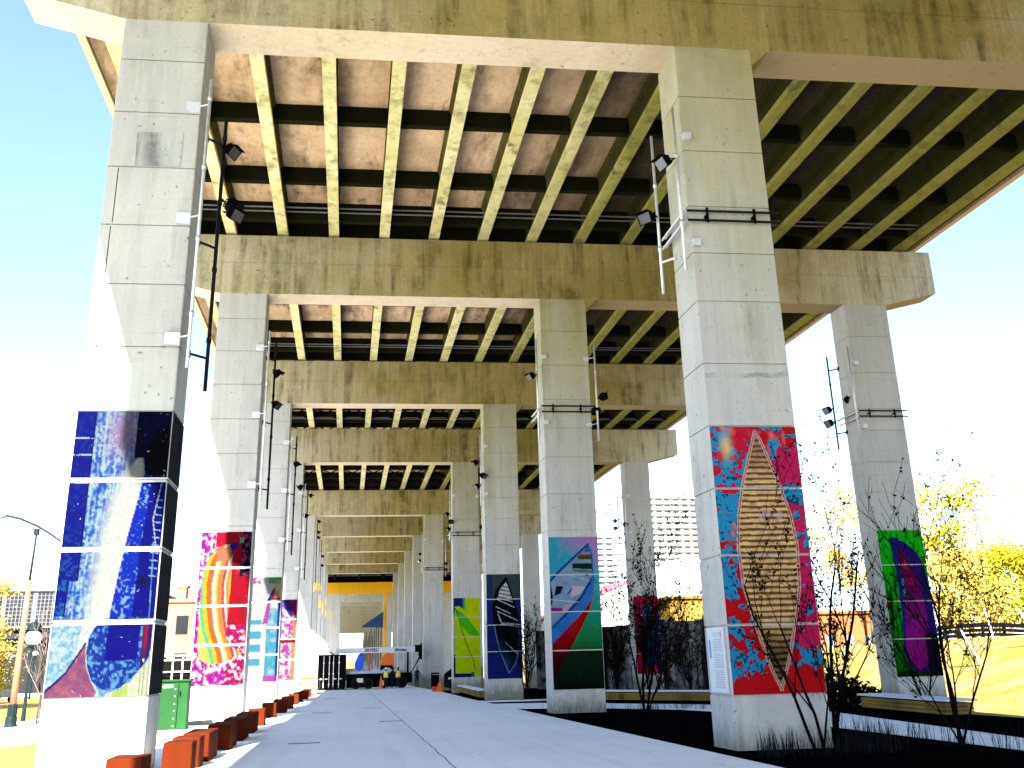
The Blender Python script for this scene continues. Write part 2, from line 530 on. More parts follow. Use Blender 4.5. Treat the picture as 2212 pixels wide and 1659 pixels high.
# ------------------------------------------------------------------ murals (colour painted per vertex on a fine grid)
rng = np.random.default_rng(3)
def vnoise(u, t, su, st, seed, octv=3, per=.55):
    out = np.zeros_like(u); amp = 1; tot = 0
    for o in range(octv):
        r = np.random.default_rng(seed * 17 + o)
        gu, gt = int(su * 2 ** o) + 3, int(st * 2 ** o) + 3
        g = r.random((gt, gu))
        x = np.clip(u, 0, 1) * (gu - 2); y = np.clip(t, 0, 1) * (gt - 2)
        i = np.minimum(x.astype(int), gu - 2); j = np.minimum(y.astype(int), gt - 2)
        a = x - i; b = y - j
        a = a * a * (3 - 2 * a); b = b * b * (3 - 2 * b)
        v = (g[j, i] * (1 - a) + g[j, i + 1] * a) * (1 - b) + (g[j + 1, i] * (1 - a) + g[j + 1, i + 1] * a) * b
        out += v * amp; tot += amp; amp *= per
    return out / tot
def inpoly(u, t, pts):
    ins = np.zeros(u.shape, bool)
    n = len(pts)
    for i in range(n):
        x0, y0 = pts[i]; x1, y1 = pts[(i + 1) % n]
        if y0 == y1: continue
        c = ((y0 > t) != (y1 > t)) & (u < (x1 - x0) * (t - y0) / (y1 - y0) + x0)
        ins ^= c
    return ins
def itp(t, pts):
    a = np.array(pts)
    return np.interp(t, a[:, 0], a[:, 1])
def C(*c):
    return np.array(lin([x / 255 for x in c]))
def setc(col, m, c):
    col[m] = c
def blend(col, m, c):
    col[:] = col * (1 - m[:, None]) + np.asarray(c) * m[:, None]
def seg(u, t, x0, y0, x1, y1, asp=2.95):
    """distance to a segment, u-width units (t stretched by the panel's aspect)"""
    Y = t * asp; y0 *= asp; y1 *= asp
    dx, dy = x1 - x0, y1 - y0
    q = np.clip(((u - x0) * dx + (Y - y0) * dy) / (dx * dx + dy * dy), 0, 1)
    return np.hypot(u - x0 - q * dx, Y - y0 - q * dy)

def paint_canoe_red(u, t):
    n1 = vnoise(u, t, 9, 27, 1, 4); n2 = vnoise(u, t, 26, 76, 2, 2); n3 = vnoise(u, t, 3, 6, 3)
    col = np.tile(C(214, 22, 34), (len(u), 1))
    right = u > itp(t, [(0, .5), (1, .6)])
    blend(col, np.where(right & (t > .08) & (t < .84), .85, 0) * 1.0, C(222, 40, 110))
    blend(col, np.where(~right & (t < .45), .5, 0), C(228, 38, 90))
    blend(col, np.clip((vnoise(u, t, 5, 9, 4) - .62) * 6, 0, .7) * (t < .5), C(245, 150, 150))
    thr = np.where(right, itp(t, [(0, .50), (.12, .55), (.2, .66), (.24, .48), (.36, .50), (.42, .58), (.5, .56), (.56, .75), (.84, .58), (.9, .56), (.94, .8), (1, .9)]),
                   itp(t, [(0, .50), (.2, .44), (.3, .44), (.5, .42), (.62, .46), (.75, .50), (.82, .47), (.93, .47), (.96, .8), (1, .9)]))
    thr = thr + np.where(~right, (u - .12) * .35, 0)
    m = (n1 + .25 * (n2 - .5)) > thr
    setc(col, m, C(40, 160, 215))
    edge = m & ((n1 + .25 * (n2 - .5)) < thr + .018)
    setc(col, edge, C(60, 95, 150))
    setc(col, m & (n2 > .70), C(30, 80, 120))
    blend(col, np.exp(-(((u - .17) / .06) ** 2 + ((t - .08) / .045) ** 2)), C(255, 225, 150))
    L = itp(t, [(.02, .52), (.05, .49), (.23, .32), (.35, .24), (.47, .20), (.62, .22), (.735, .29), (.865, .39), (.93, .45), (.985, .52)])
    Rr = itp(t, [(.02, .52), (.05, .57), (.23, .74), (.35, .83), (.47, .865), (.62, .84), (.735, .76), (.865, .65), (.93, .58), (.985, .52)])
    ins = (u > L) & (u < Rr) & (t > .02) & (t < .985)
    rib = (np.sin(t * 2 * np.pi * 46 + 1.5 * (g_ := vnoise(u, t, 6, 30, 9, 2))) > -.15)
    lo = C(128, 84, 62); hi = C(250, 212, 140)
    cc = np.where(rib[:, None], hi, lo)
    g = vnoise(u, t, 20, 60, 8, 3)
    cc = cc * (0.50 + .95 * g)[:, None]
    top = np.clip((.24 - t) / .12, 0, 1)[:, None]
    cc = cc * (1 - top * .55) + C(120, 70, 80) * top * .5
    dk = np.clip((t - .74) / .10, 0, 1)[:, None]
    cc = cc * (1 - .80 * dk)
    col[ins] = cc[ins]
    d = np.minimum(np.abs(u - L), np.abs(u - Rr))
    rim = (d < .017) & (t > .02) & (t < .99)
    setc(col, rim, C(240, 200, 180))
    setc(col, rim & (d < .006), C(170, 70, 70))
    wm = (np.abs(t - .35) < .018) & (np.abs(u - .60) < .13) & (n2 > .45)
    blend(col, wm * .5, C(225, 200, 215))
    return col * .42

def paint_blue(u, t):
    n = vnoise(u, t, 36, 100, 11, 2) * .75 + .25 * vnoise(u, t, 9, 26, 14, 2); nb = vnoise(u, t, 5, 14, 12, 3); st = vnoise(u, t, 60, 10, 13, 2)
    tex = np.clip(n * .6 + st * .4, 0, 1)
    lb = C(15, 110, 235); wh = C(200, 240, 255); mid = C(5, 50, 225); ult = C(1, 3, 165)
    a = np.clip((tex - .40) * 4.5, 0, 1)[:, None]
    col = lb * (1 - a) + wh * a
    # blotchy deeper blues
    blend(col, np.clip((nb - .55) * 4, 0, .6), C(20, 95, 225))
    # pink patch near the top
    blend(col, np.exp(-(((u - .50) / .16) ** 2 + ((t - .08) / .09) ** 2)) * .9, C(205, 170, 215))
    # white diagonal band
    cx = itp(t, [(0, .80), (.15, .72), (.30, .62), (.45, .56), (.60, .50), (.72, .46), (.85, .38)])
    wd = itp(t, [(0, .001), (.165, .002), (.24, .11), (.4, .17), (.7, .13), (.85, .05)])
    blend(col, np.clip(1.6 - np.abs(u - cx) / wd, 0, 1) * (t < .84), C(245, 255, 255))
    # textured blue right of the band
    e = itp(t, [(0, .85), (.15, .80), (.30, .74), (.45, .66), (.60, .60), (.72, .56), (1, .5)])
    m = u > e
    a2 = np.clip((n - .58) * 6, 0, 1)[:, None]
    cc = mid * (1 - a2) + C(150, 205, 255) * a2
    col[m] = cc[m]
    setc(col, (u > itp(t, [(0, .9), (.2, .86), (.5, .80), (.72, .78), (1, .8)])) & (t < .74), ult)
    # left dark strip with its step
    xs = np.where(t < .46, .195, np.where(t < .615, .20, .105))
    ls = (u < xs) & (t < .735)
    a3 = np.clip((n - .5) * 4, 0, 1)[:, None] * np.clip((t - .35) * 3, .15, 1)[:, None]
    cc = C(6, 18, 170) * (1 - a3) + C(30, 120, 210) * a3
    col[ls] = cc[ls]
    setc(col, (np.abs(u - xs) < .008) & (t < .735), C(3, 10, 110))
    setc(col, ls & ((np.abs(t - .10) < .003) | (np.abs(t - .163) < .003) | (np.abs(t - .265) < .004)) & (n > .4), C(225, 240, 255))
    # upper right: black arc, with the deck's shade painted in as navy
    dk = (u > .66) & (t < .235) & (((u - .66) / .34) > itp(t, [(0, 0), (.10, .10), (.14, .25), (.17, .25), (.235, .32)]))
    setc(col, (u > .645) & (t < .175), C(6, 8, 60))
    setc(col, dk, C(8, 10, 90))
    arc = ((u - 1.10) / .34) ** 2 + ((t - .17) / .13) ** 2 < 1
    setc(col, arc & (t < .24), C(4, 4, 14))
    # ladder of white lines
    for i in range(11):
        tt = .33 + i * .027
        setc(col, (np.abs(t - tt - (u - .93) * .04) < .0022) & (u > .92 - .002 * i) & (u < .985), C(170, 220, 250))
    setc(col, seg(u, t, .97, .24, .90, .40) < .006, C(200, 230, 250))
    setc(col, seg(u, t, .90, .40, .955, .50) < .006, C(200, 230, 250))
    setc(col, (np.abs(u - itp(t, [(.5, .93), (1, .975)])) < .006) & (t > .48) & (t < .88), C(120, 180, 250))
    blend(col, np.exp(-(((u - .86) / .07) ** 2 + ((t - .62) / .018) ** 2)), C(3, 3, 60))
    # lower panel
    low = t > .745
    a6 = np.clip((n - .35) * 3, 0, 1)[:, None]; base = C(110, 195, 245) * a6 + C(215, 245, 255) * (1 - a6)
    col[low] = base[low]
    blend(col, (low & (np.abs(u - .38 + (t - .75) * .3) < .08)) * .9, C(245, 255, 255))
    boat = inpoly(u, t, [(.47, .745), (.38, .80), (.365, .85), (.385, .90), (.44, .945), (.52, .975), (.62, .982), (.72, .975), (.83, .945), (.93, .905), (.99, .87), (1.0, .745)])
    a4 = np.clip((n - .48) * 5, 0, 1)[:, None]
    cc = C(14, 60, 190) * (1 - a4) + C(110, 190, 245) * a4
    col[boat] = cc[boat]
    setc(col, boat & (u > .90), C(20, 20, 120))
    blend(col, boat * np.exp(-((u - .935) / .022) ** 2 - ((t - .80) / .06) ** 2), C(190, 16, 60))
    setc(col, inpoly(u, t, [(.56, .745), (.88, .745), (.865, .882), (.545, .885)]), ult)
    pink = inpoly(u, t, [(-.01, 1.01), (-.01, .985), (.18, .925), (.26, .885), (.35, .825), (.375, .90), (.44, .95), (.50, .985), (.48, 1.01)])
    a5 = np.clip(vnoise(u, t, 14, 40, 15), 0, 1)[:, None]
    cc = C(120, 60, 150) * (1 - a5) + C(215, 130, 140) * a5
    col[pink] = cc[pink]
    pe = seg(u, t, -.01, .985, .18, .925) < .012
    pe |= seg(u, t, .18, .925, .35, .825) < .010
    setc(col, pe, C(20, 20, 130))
    lime = inpoly(u, t, [(.55, 1.01), (.60, .99), (.72, .98), (.84, .95), (.94, .91), (1.01, .87), (1.01, 1.01)])
    setc(col, lime, C(238, 246, 222))
    setc(col, lime & (u < .80) & (u > .66), C(205, 235, 110))
    setc(col, lime & (u > .88) & (np.sin(u * 160) > .8), C(170, 195, 110))
    return col * .07

def paint_boat_teal(u, t):
    n = vnoise(u, t, 8, 24, 21, 4)
    sky_a, sky_b = C(50, 175, 205), C(190, 140, 215)
    k = np.clip((u - .35) * 1.3 + (.16 - t) * 3 + (n - .5), 0, 1)[:, None] * np.clip((.36 - t) * 5, 0, 1)[:, None]
    col = sky_a * (1 - k) + sky_b * k
    # water below / right of the hull
    g = np.stack([np.interp(t, [.25, .45, .6, .73, .76, 1], [C(70, 200, 205)[i], C(40, 175, 165)[i], C(30, 150, 100)[i], C(25, 120, 60)[i], C(8, 45, 20)[i], C(4, 16, 12)[i]]) for i in range(3)], 1)
    water = (u > itp(t, [(.0, .95), (.3, .9), (.5, .76), (.6, .6), (.73, .38), (.84, .16), (.9, 0)])) & (t > .22)
    col[water] = (g * (0.75 + .5 * n)[:, None])[water]
    hull = inpoly(u, t, [(.81, .043), (.86, .08), (.90, .11), (.91, .2), (.90, .30), (.86, .36), (.70, .43), (.43, .51), (0, .625), (0, .29), (.27, .207), (.61, .114), (.70, .085)])
    col[hull] = (C(80, 160, 205) * (.7 + .6 * n)[:, None])[hull]
    inside = inpoly(u, t, [(.80, .10), (.86, .13), (.87, .22), (.83, .31), (.64, .40), (.38, .48), (0, .58), (0, .31), (.28, .22), (.62, .125)])
    col[inside] = (C(140, 170, 205) * (.75 + .5 * n)[:, None])[inside]
    setc(col, inpoly(u, t, [(.80, .045), (.87, .10), (.72, .11)]), C(50, 110, 190))
    setc(col, inpoly(u, t, [(.62, .118), (.86, .118), (.87, .128), (.60, .128)]), C(200, 20, 120))
    setc(col, inpoly(u, t, [(.60, .128), (.86, .128), (.87, .155), (.57, .155)]), C(70, 80, 25))
    setc(col, inpoly(u, t, [(.47, .180), (.87, .182), (.87, .222), (.46, .215)]), C(10, 50, 32))
    setc(col, inpoly(u, t, [(.46, .222), (.86, .232), (.85, .242), (.50, .236)]), C(60, 120, 50))
    setc(col, inpoly(u, t, [(.12, .33), (.27, .335), (.20, .38), (.08, .40)]), C(8, 18, 40))
    setc(col, inpoly(u, t, [(.36, .375), (.45, .34), (.42, .365), (.30, .405)]), C(8, 18, 40))
    setc(col, inpoly(u, t, [(0, .30), (.05, .40), (.03, .45), (0, .46)]), C(5, 12, 30))
    setc(col, inpoly(u, t, [(0, .472), (.25, .478), (.22, .505), (0, .51)]), C(150, 30, 130))
    setc(col, inpoly(u, t, [(.45, .33), (.72, .34), (.60, .385), (.40, .41)]), C(215, 200, 225))
    setc(col, inpoly(u, t, [(.25, .46), (.46, .45), (.35, .50), (.22, .505)]), C(205, 170, 215))
    for a, b, c, d, w_, cc in ((.81, .05, .27, .207, .018, C(15, 55, 130)), (.27, .207, 0, .30, .018, C(15, 55, 130)), (.87, .12, .87, .28, .016, C(20, 80, 150)), (.87, .28, .62, .41, .03, C(25, 70, 150)),
                               (.62, .41, .36, .50, .03, C(25, 60, 150)), (.36, .50, 0, .615, .022, C(25, 50, 140)), (.0, .42, .8, .45, .006, C(230, 240, 250)), (.3, .25, .8, .30, .006, C(200, 225, 240))):
        setc(col, (seg(u, t, a, b, c, d) < w_) & (t < .64), cc)
    blu = inpoly(u, t, [(.88, .22), (.90, .30), (.87, .40), (.72, .47), (.45, .57), (.20, .65), (0, .715), (0, .615), (.36, .51), (.62, .42), (.82, .32)])
    col[blu] = (C(45, 130, 215) * (.75 + .5 * n)[:, None])[blu]
    red = inpoly(u, t, [(.90, .30), (.86, .40), (.76, .507), (.60, .607), (.38, .734), (.16, .86), (.02, .93), (-.02, .93), (-.02, .73), (.0, .715), (.20, .65), (.45, .57), (.70, .48), (.84, .41)])
    col[red] = (C(205, 18, 28) * (.6 + .7 * n)[:, None] * np.interp(t, [.3, .62, .74, .80, 1], [1, .8, .35, .08, .03])[:, None])[red]
    setc(col, (seg(u, t, .45, .57, 0, .715) < .014), C(170, 20, 110))
    return col * .42

def paint_navy(u, t):
    n = vnoise(u, t, 8, 24, 31, 4)
    col = np.tile(C(24, 34, 118), (len(u), 1)) * (.75 + .5 * n)[:, None]
    setc(col, t < .235, C(62, 74, 82))
    col[(t < .235)] *= (.7 + .6 * n)[t < .235][:, None]
    setc(col, (t < .235) & (u < .2), C(40, 60, 95))
    L = itp(t, [(.03, .58), (.15, .29), (.31, .18), (.5, .21), (.72, .34), (.947, .60)])
    Rr = itp(t, [(.03, .58), (.15, .70), (.35, .88), (.49, .92), (.74, .92), (.865, .80), (.947, .62)])
    ins = (u > L) & (u < Rr) & (t > .03) & (t < .95)
    col[ins] = C(6, 8, 14)
    lowb = np.clip((t - .62) * 3, 0, 1) * np.clip(1 - (u - L) / (.6 * (Rr - L + 1e-6)), 0.15, 1) * ins
    blend(col, lowb * .85, C(40, 100, 165))
    inw = ins & (u > L + .10) & (u < Rr - .04) & (t > .065) & (t < .24)
    setc(col, inw, C(205, 212, 222))
    for i in range(5):
        t0 = .075 + i * .038
        setc(col, inw & (np.abs(t - t0 - (u - .4) * .07) < .005), C(25, 25, 40))
    for a, b, c, d in ((.30, .235, .75, .27), (.32, .25, .80, .325), (.28, .32, .68, .385), (.3, .36, .90, .455), (.32, .38, .42, .465), (.35, .43, .45, .485), (.45, .485, .9, .515), (.45, .475, .92, .49), (.52, .66, .9, .78)):
        setc(col, (seg(u, t, a, b, c, d) < .010) & ins, C(215, 225, 240))
    d = np.minimum(np.abs(u - L), np.abs(u - Rr))
    blend(col, ((d < .012) & (t > .5) & (t < .95)) * .8, C(110, 180, 225))
    blend(col, ((d < .02) & (t <= .5) & (t > .03)) * .9, C(6, 8, 14))
    return col * .42

def paint_lime(u, t):
    n = vnoise(u, t, 6, 18, 41, 4)
    col = np.tile(C(205, 232, 0), (len(u), 1)) * (.85 + .3 * n)[:, None]
    gr = inpoly(u, t, [(.03, .12), (.25, .17), (.52, .25), (.98, .46), (.98, .50), (.6, .47), (.32, .37), (.10, .20)])
    blend(col, gr * .9, C(50, 205, 30))
    setc(col, inpoly(u, t, [(0, 0), (.43, 0), (.42, .15), (.20, .10), (0, .12)]), C(28, 40, 120))
    blend(col, ((np.abs(u - .40) < .05) & (t < .15)) * .8, C(70, 190, 130))
    setc(col, (u < .05) & (t < .24), C(20, 60, 100))
    for a, b, c, d in ((.04, .12, .16, .20), (.16, .20, .32, .42), (.32, .42, .55, .64), (.55, .64, .74, .80), (.74, .80, .80, .92)):
        setc(col, seg(u, t, a, b, c, d) < .016, C(60, 105, 20))
    setc(col, (u < .08) & (t > .72), C(24, 34, 110))
    setc(col, (t > .955) & (u < .78), C(24, 34, 110))
    setc(col, (np.abs(u - .73) < .06) & (t > .94), C(40, 120, 110))
    blend(col, ((u < .12) & (t > .2) & (t < .7)) * .6, C(165, 190, 120))
    return col * .42

def paint_green_purple(u, t):
    n = vnoise(u, t, 8, 24, 51, 4); dr = vnoise(u, t, 26, 5, 52, 3)
    col = np.tile(C(12, 215, 20), (len(u), 1)) * np.interp(t, [0, .3, .6, 1], [1, .85, .55, .22])[:, None]
    blend(col, ((dr > .55) & (t > .12) & (u < .45)) * np.clip(t * 2, 0, .9), C(4, 14, 8))
    L = itp(t, [(.05, .24), (.3, .30), (.55, .30), (.82, .22), (.90, .28), (.97, .42)])
    Rr = itp(t, [(.05, .36), (.09, .60), (.16, .82), (.25, .95), (.5, 1.0), (1, 1.02)])
    ins = (u > L) & (u < Rr) & (t > .05) & (t < .97)
    col[ins] = (C(40, 22, 120) * (.6 + .8 * n)[:, None])[ins]
    setc(col, ins & (u < L + .16) & (t < .8), C(22, 40, 135))
    mag = inpoly(u, t, [(.44, .10), (.60, .20), (.78, .34), (.84, .6), (.80, .85), (.68, .93), (.52, .96), (.34, .90), (.28, .82), (.36, .60), (.44, .40), (.38, .2)])
    cc = C(150, 18, 130) * (.5 + 1.0 * n)[:, None] * np.interp(t, [.1, .4, .6, 1], [.35, .5, 1, 1.1])[:, None]
    col[mag & ins] = cc[mag & ins]
    setc(col, (seg(u, t, .48, .2, .62, .42) < .05) & (n > .42), C(190, 20, 70))
    setc(col, (seg(u, t, .40, .3, .42, .45) < .03) & (n > .55), C(30, 180, 120))
    blend(col, ((u > .72) & (t > .72)) * .92, C(5, 5, 12))
    blend(col, (t > .97) * .8, C(6, 12, 8))
    return col * .42

def paint_orange(u, t):
    n = vnoise(u, t, 18, 46, 61, 4); nb = vnoise(u, t, 5, 12, 62, 3)
    mg, wh, rd = C(205, 10, 190), C(252, 240, 255), C(205, 8, 40)
    a = np.clip((n - .47) * 9, 0, 1)[:, None]
    col = mg * (1 - a) + wh * a
    right = (u > .58 + .08 * (nb - .5)) & (t < .62)
    col[right] = (rd * (.8 + .5 * nb)[:, None])[right]
    blend(col, ((t > .62) & (u > .62) & (n < .55)) * .8, C(200, 8, 90))
    top = (u > .30) & (u < .80) & (t < .10)
    col[top] = (C(225, 20, 60) * (.7 + .6 * n)[:, None])[top]
    blk = (u > .80) & (t < .30)
    b2 = np.where((n > .55)[:, None], C(180, 60, 150), C(10, 8, 14))
    col[blk] = b2[blk]
    hull = inpoly(u, t, [(.30, .13), (.45, .085), (.60, .085), (.64, .17), (.64, .35), (.62, .55), (.62, .70), (.75, .76), (.93, .80), (.60, .855), (.30, .87), (.12, .83), (.07, .72), (.06, .5), (.08, .33), (.12, .22), (.2, .16)])
    c0 = itp(t, [(.08, .50), (.2, .33), (.35, .27), (.5, .30), (.65, .38), (.8, .55), (.9, .62)])
    f = (u - c0)
    pal = [(-.9, C(235, 230, 120)), (-.24, C(110, 225, 160)), (-.17, C(250, 215, 40)), (-.10, C(225, 120, 50)), (-.03, C(230, 130, 30)), (.0, C(255, 250, 245)), (.07, C(252, 220, 50)), (.11, C(235, 150, 90)), (.19, C(210, 90, 70)), (.24, C(255, 240, 250)), (.28, C(235, 160, 60)), (.33, C(250, 220, 60))]
    cc = np.zeros_like(col)
    for lo, c in pal:
        cc[f > lo] = c
    col[hull] = (cc * (.85 + .3 * n)[:, None])[hull]
    setc(col, inpoly(u, t, [(.34, .12), (.56, .10), (.60, .19), (.34, .20)]), C(230, 150, 110))
    setc(col, inpoly(u, t, [(.56, .09), (.70, .07), (.76, .09), (.63, .14)]), C(80, 30, 180))
    setc(col, (u > .77) & (u < .84) & (np.abs(t - .055) < .02), C(130, 220, 160))
    return col * .085

def paint_cyan(u, t):
    n = vnoise(u, t, 8, 22, 71, 4)
    wh, cy = C(245, 252, 255), C(20, 190, 225)
    col = np.tile(wh, (len(u), 1))
    bands = ((np.sin(t * 48) > -.1) & (u < .48) & (t > .42) & (t < .85))
    blend(col, bands * .9, cy)
    blend(col, ((u > .62) & (t > .3) & (t < .95)) * np.clip(n * 1.6, 0, .9), cy)
    setc(col, (u < .12) & (t > .75) & (t < .9), C(10, 60, 200))
    setc(col, inpoly(u, t, [(.80, .09), (.62, .22), (1, .22)]), C(200, 10, 90))
    setc(col, inpoly(u, t, [(.80, .09), (.58, .25), (.70, .25)]), C(40, 40, 190))
    blend(col, inpoly(u, t, [(.62, .24), (.72, .24), (.66, .45), (.50, .46)]) * .9, C(205, 40, 190))
    setc(col, (u > .62) & (t < .06), C(120, 220, 150))
    blend(col, ((u < .5) & (t < .06) & (n > .5)) * .9, C(210, 60, 200))
    blend(col, ((u > .8) & (t > .03) & (t < .2)) * .6, C(250, 220, 110))
    setc(col, (u > .93) & (t > .25), C(20, 70, 190))
    blend(col, ((t > .95) & (u > .6)) * .9, C(205, 20, 200))
    return col * .07

def paint_pink(u, t):
    n = vnoise(u, t, 9, 24, 81, 4)
    col = np.tile(C(248, 246, 255), (len(u), 1))
    blend(col, ((n > .52) & (u > .3)) * .9, C(215, 40, 200))
    setc(col, inpoly(u, t, [(.42, 0), (.80, 0), (.95, .22), (.72, .20), (.50, .08)]), C(50, 50, 200))
    setc(col, inpoly(u, t, [(.66, 0), (1, 0), (1, .22), (.85, .2)]), C(190, 30, 130))
    blend(col, ((u > .86) & (t > .2)) * .9, C(250, 170, 110))
    setc(col, (u > .4) & (np.abs(t - .52) < .02), C(190, 10, 70))
    blend(col, ((u < .35) & (n > .5)) * .5, C(190, 215, 245))
    return col * .07

def paint_crimson(u, t):
    n = vnoise(u, t, 9, 24, 91, 4)
    col = np.tile(C(220, 25, 75), (len(u), 1)) * (.7 + .6 * n)[:, None]
    setc(col, (u > .82) & (t > .22), C(24, 34, 130))
    blend(col, ((t > .3) & (u < .35)) * .6, C(60, 8, 30))
    boat = inpoly(u, t, [(.36, .10), (.45, .07), (.62, .10), (.76, .18), (.80, .4), (.80, .85), (.60, .95), (.38, .90), (.33, .5)])
    col[boat] = (C(40, 110, 205) * (.5 + .9 * n)[:, None])[boat]
    blend(col, (boat & (t > .5)) * .6, C(20, 30, 140))
    setc(col, seg(u, t, .62, .10, .78, .25) < .03, C(240, 170, 200))
    return col * .42

def mural(fn, x0, x1, k, z0, z1, joints, parent, label, nu=80, gap=.035):
    """painted skin, 12 mm proud of the column face, split by the bare joints"""
    b = MB(); cols = []
    cuts = [z1] + sorted(joints, reverse=True) + [z0]
    for i in range(len(cuts) - 1):
        top = cuts[i] - (gap if i else 0); bot = cuts[i + 1] + (gap if i < len(cuts) - 2 else 0)
        nt_ = max(4, int(nu * (top - bot) / (x1 - x0)))
        uu, tt = np.meshgrid(np.linspace(0, 1, nu), np.linspace(0, 1, nt_))
        uu = uu.ravel(); tt = tt.ravel()
        z = top + (bot - top) * tt
        x = x0 + (x1 - x0) * uu
        vs = [sk(a, -.012, c, k) for a, c in zip(x, z)]
        fs = [(j * nu + i2, j * nu + i2 + 1, (j + 1) * nu + i2 + 1, (j + 1) * nu + i2) for j in range(nt_ - 1) for i2 in range(nu - 1)]
        T = (z1 - z) / (z1 - z0)
        c = fn(uu, T)
        n0 = len(vs)
        # rim
        ring = list(range(nu)) + [j * nu + nu - 1 for j in range(1, nt_)] + [(nt_ - 1) * nu + i2 for i2 in range(nu - 2, -1, -1)] + [j * nu for j in range(nt_ - 2, 0, -1)]
        for q in ring:
            vs.append((vs[q][0], vs[q][1] + .011, vs[q][2]))
        m = len(ring)
        for q in range(m):
            fs.append((ring[q], n0 + q, n0 + (q + 1) % m, ring[(q + 1) % m]))
        b.add(vs, fs)
        cols.append(np.vstack([c, c[ring]]))
    o = b.build("mural", m_paint, parent, label)
    cc = np.vstack(cols)
    at = o.data.color_attributes.new('paint', 'FLOAT_COLOR', 'POINT')
    buf = np.ones((len(cc), 4), np.float32)
    buf[:, :3] = np.clip(cc, 0, 1)
    at.data.foreach_set('color', buf.ravel())
    return o

# ------------------------------------------------------------------ viaduct bents
LX, MX, RX = (-5.06, -3.33), (6.96, 8.77), (19.33, 21.12)
GL = [1.05, 2.29, 3.55, 4.80, 6.10, 7.38, 8.67, 9.94, 11.24, 12.52, 13.79]
GM = [0.76, 2.01, 3.30, 4.59, 5.85, 7.16, 8.53, 9.63, 10.73, 12.09, 13.47]
GR = [0.51, 1.81, 3.14, 4.45, 5.72, 7.16, 8.33, 9.57, 10.44, 11.92, 13.44]
m_blackp = plain('black_wall_paint', (.006, .008, .012), .9, 0, var=.5, sc=3, spec=.05)
def FYc(k, x): return YB(k) + TS * x
def column(parent, xr, k, grooves, label, mat, dz=0, dep=1.1):
    b = MB()
    x0, x1 = xr
    g = .014; ins = .03
    z = gz(x0, YB(k)) - .25
    zs = [q + dz for q in grooves] + [14.8 + dz]
    for i, q in enumerate(zs):
        last = i == len(zs) - 1
        zt = q - (0 if last else g)
        c = .02
        fp = [(x0 + c, 0), (x1 - c, 0), (x1, c), (x1, dep - c), (x1 - c, dep), (x0 + c, dep), (x0, dep - c), (x0, c)]
        b.prism(fp, z, zt, lambda a_, d_, z_: sk(a_, d_, z_, k))
        if not last:
            b.hexa([sk(x0 + ins, ins, zt, k), sk(x1 - ins, ins, zt, k), sk(x1 - ins, dep - ins, zt, k), sk(x0 + ins, dep - ins, zt, k),
                    sk(x0 + ins, ins, q + g, k), sk(x1 - ins, ins, q + g, k), sk(x1 - ins, dep - ins, q + g, k), sk(x0 + ins, dep - ins, q + g, k)])
        z = q + g
    return b.build("column", mat, parent, label)

def crossbeam(parent, k, mat, dz=0, xl=-7.26, xr=23.35, top=17.2):
    b = MB()
    f = lambda a, c, d: sk(a, d, c + dz, k)
    zl = 16.06
    low = [(xl, zl - .012), (xl, 15.36), (-5.06, 14.8), (21.12, 14.8), (xr, 15.36), (xr, zl - .012)]
    b.prism(low, 0, 1.0, f)
    b.prism([(xl + .02, zl - .012), (xr - .02, zl - .012), (xr - .02, zl + .012), (xl + .02, zl + .012)], .02, .98, f)
    b.prism([(xl, zl + .012), (xr, zl + .012), (xr, top), (xl, top)], 0, 1.0, f)
    # small haunch right of the middle column
    b.prism([(8.772, 14.798), (8.772, 14.40), (9.20, 14.798)], .02, .96, f)
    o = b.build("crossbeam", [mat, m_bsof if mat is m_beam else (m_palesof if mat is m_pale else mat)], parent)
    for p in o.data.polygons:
        if p.normal.z < -.8 and o.data.vertices[p.vertices[0]].co.z < 15.6 + dz: p.material_index = 1  # undersides take the lighter colour painted for ground bounce
    return o

def bearing(parent, k, x, dz=0):
    b = MB()
    b.hexa([sk(x - .2, .2, 17.2 + dz, k), sk(x + .2, .2, 17.2 + dz, k), sk(x + .2, .8, 17.2 + dz, k), sk(x - .2, .8, 17.2 + dz, k),
            sk(x - .2, .2, 17.298 + dz, k), sk(x + .2, .2, 17.298 + dz, k), sk(x + .2, .8, 17.298 + dz, k), sk(x - .2, .8, 17.298 + dz, k)])
    b.build("bearing_pad", m_black, parent)

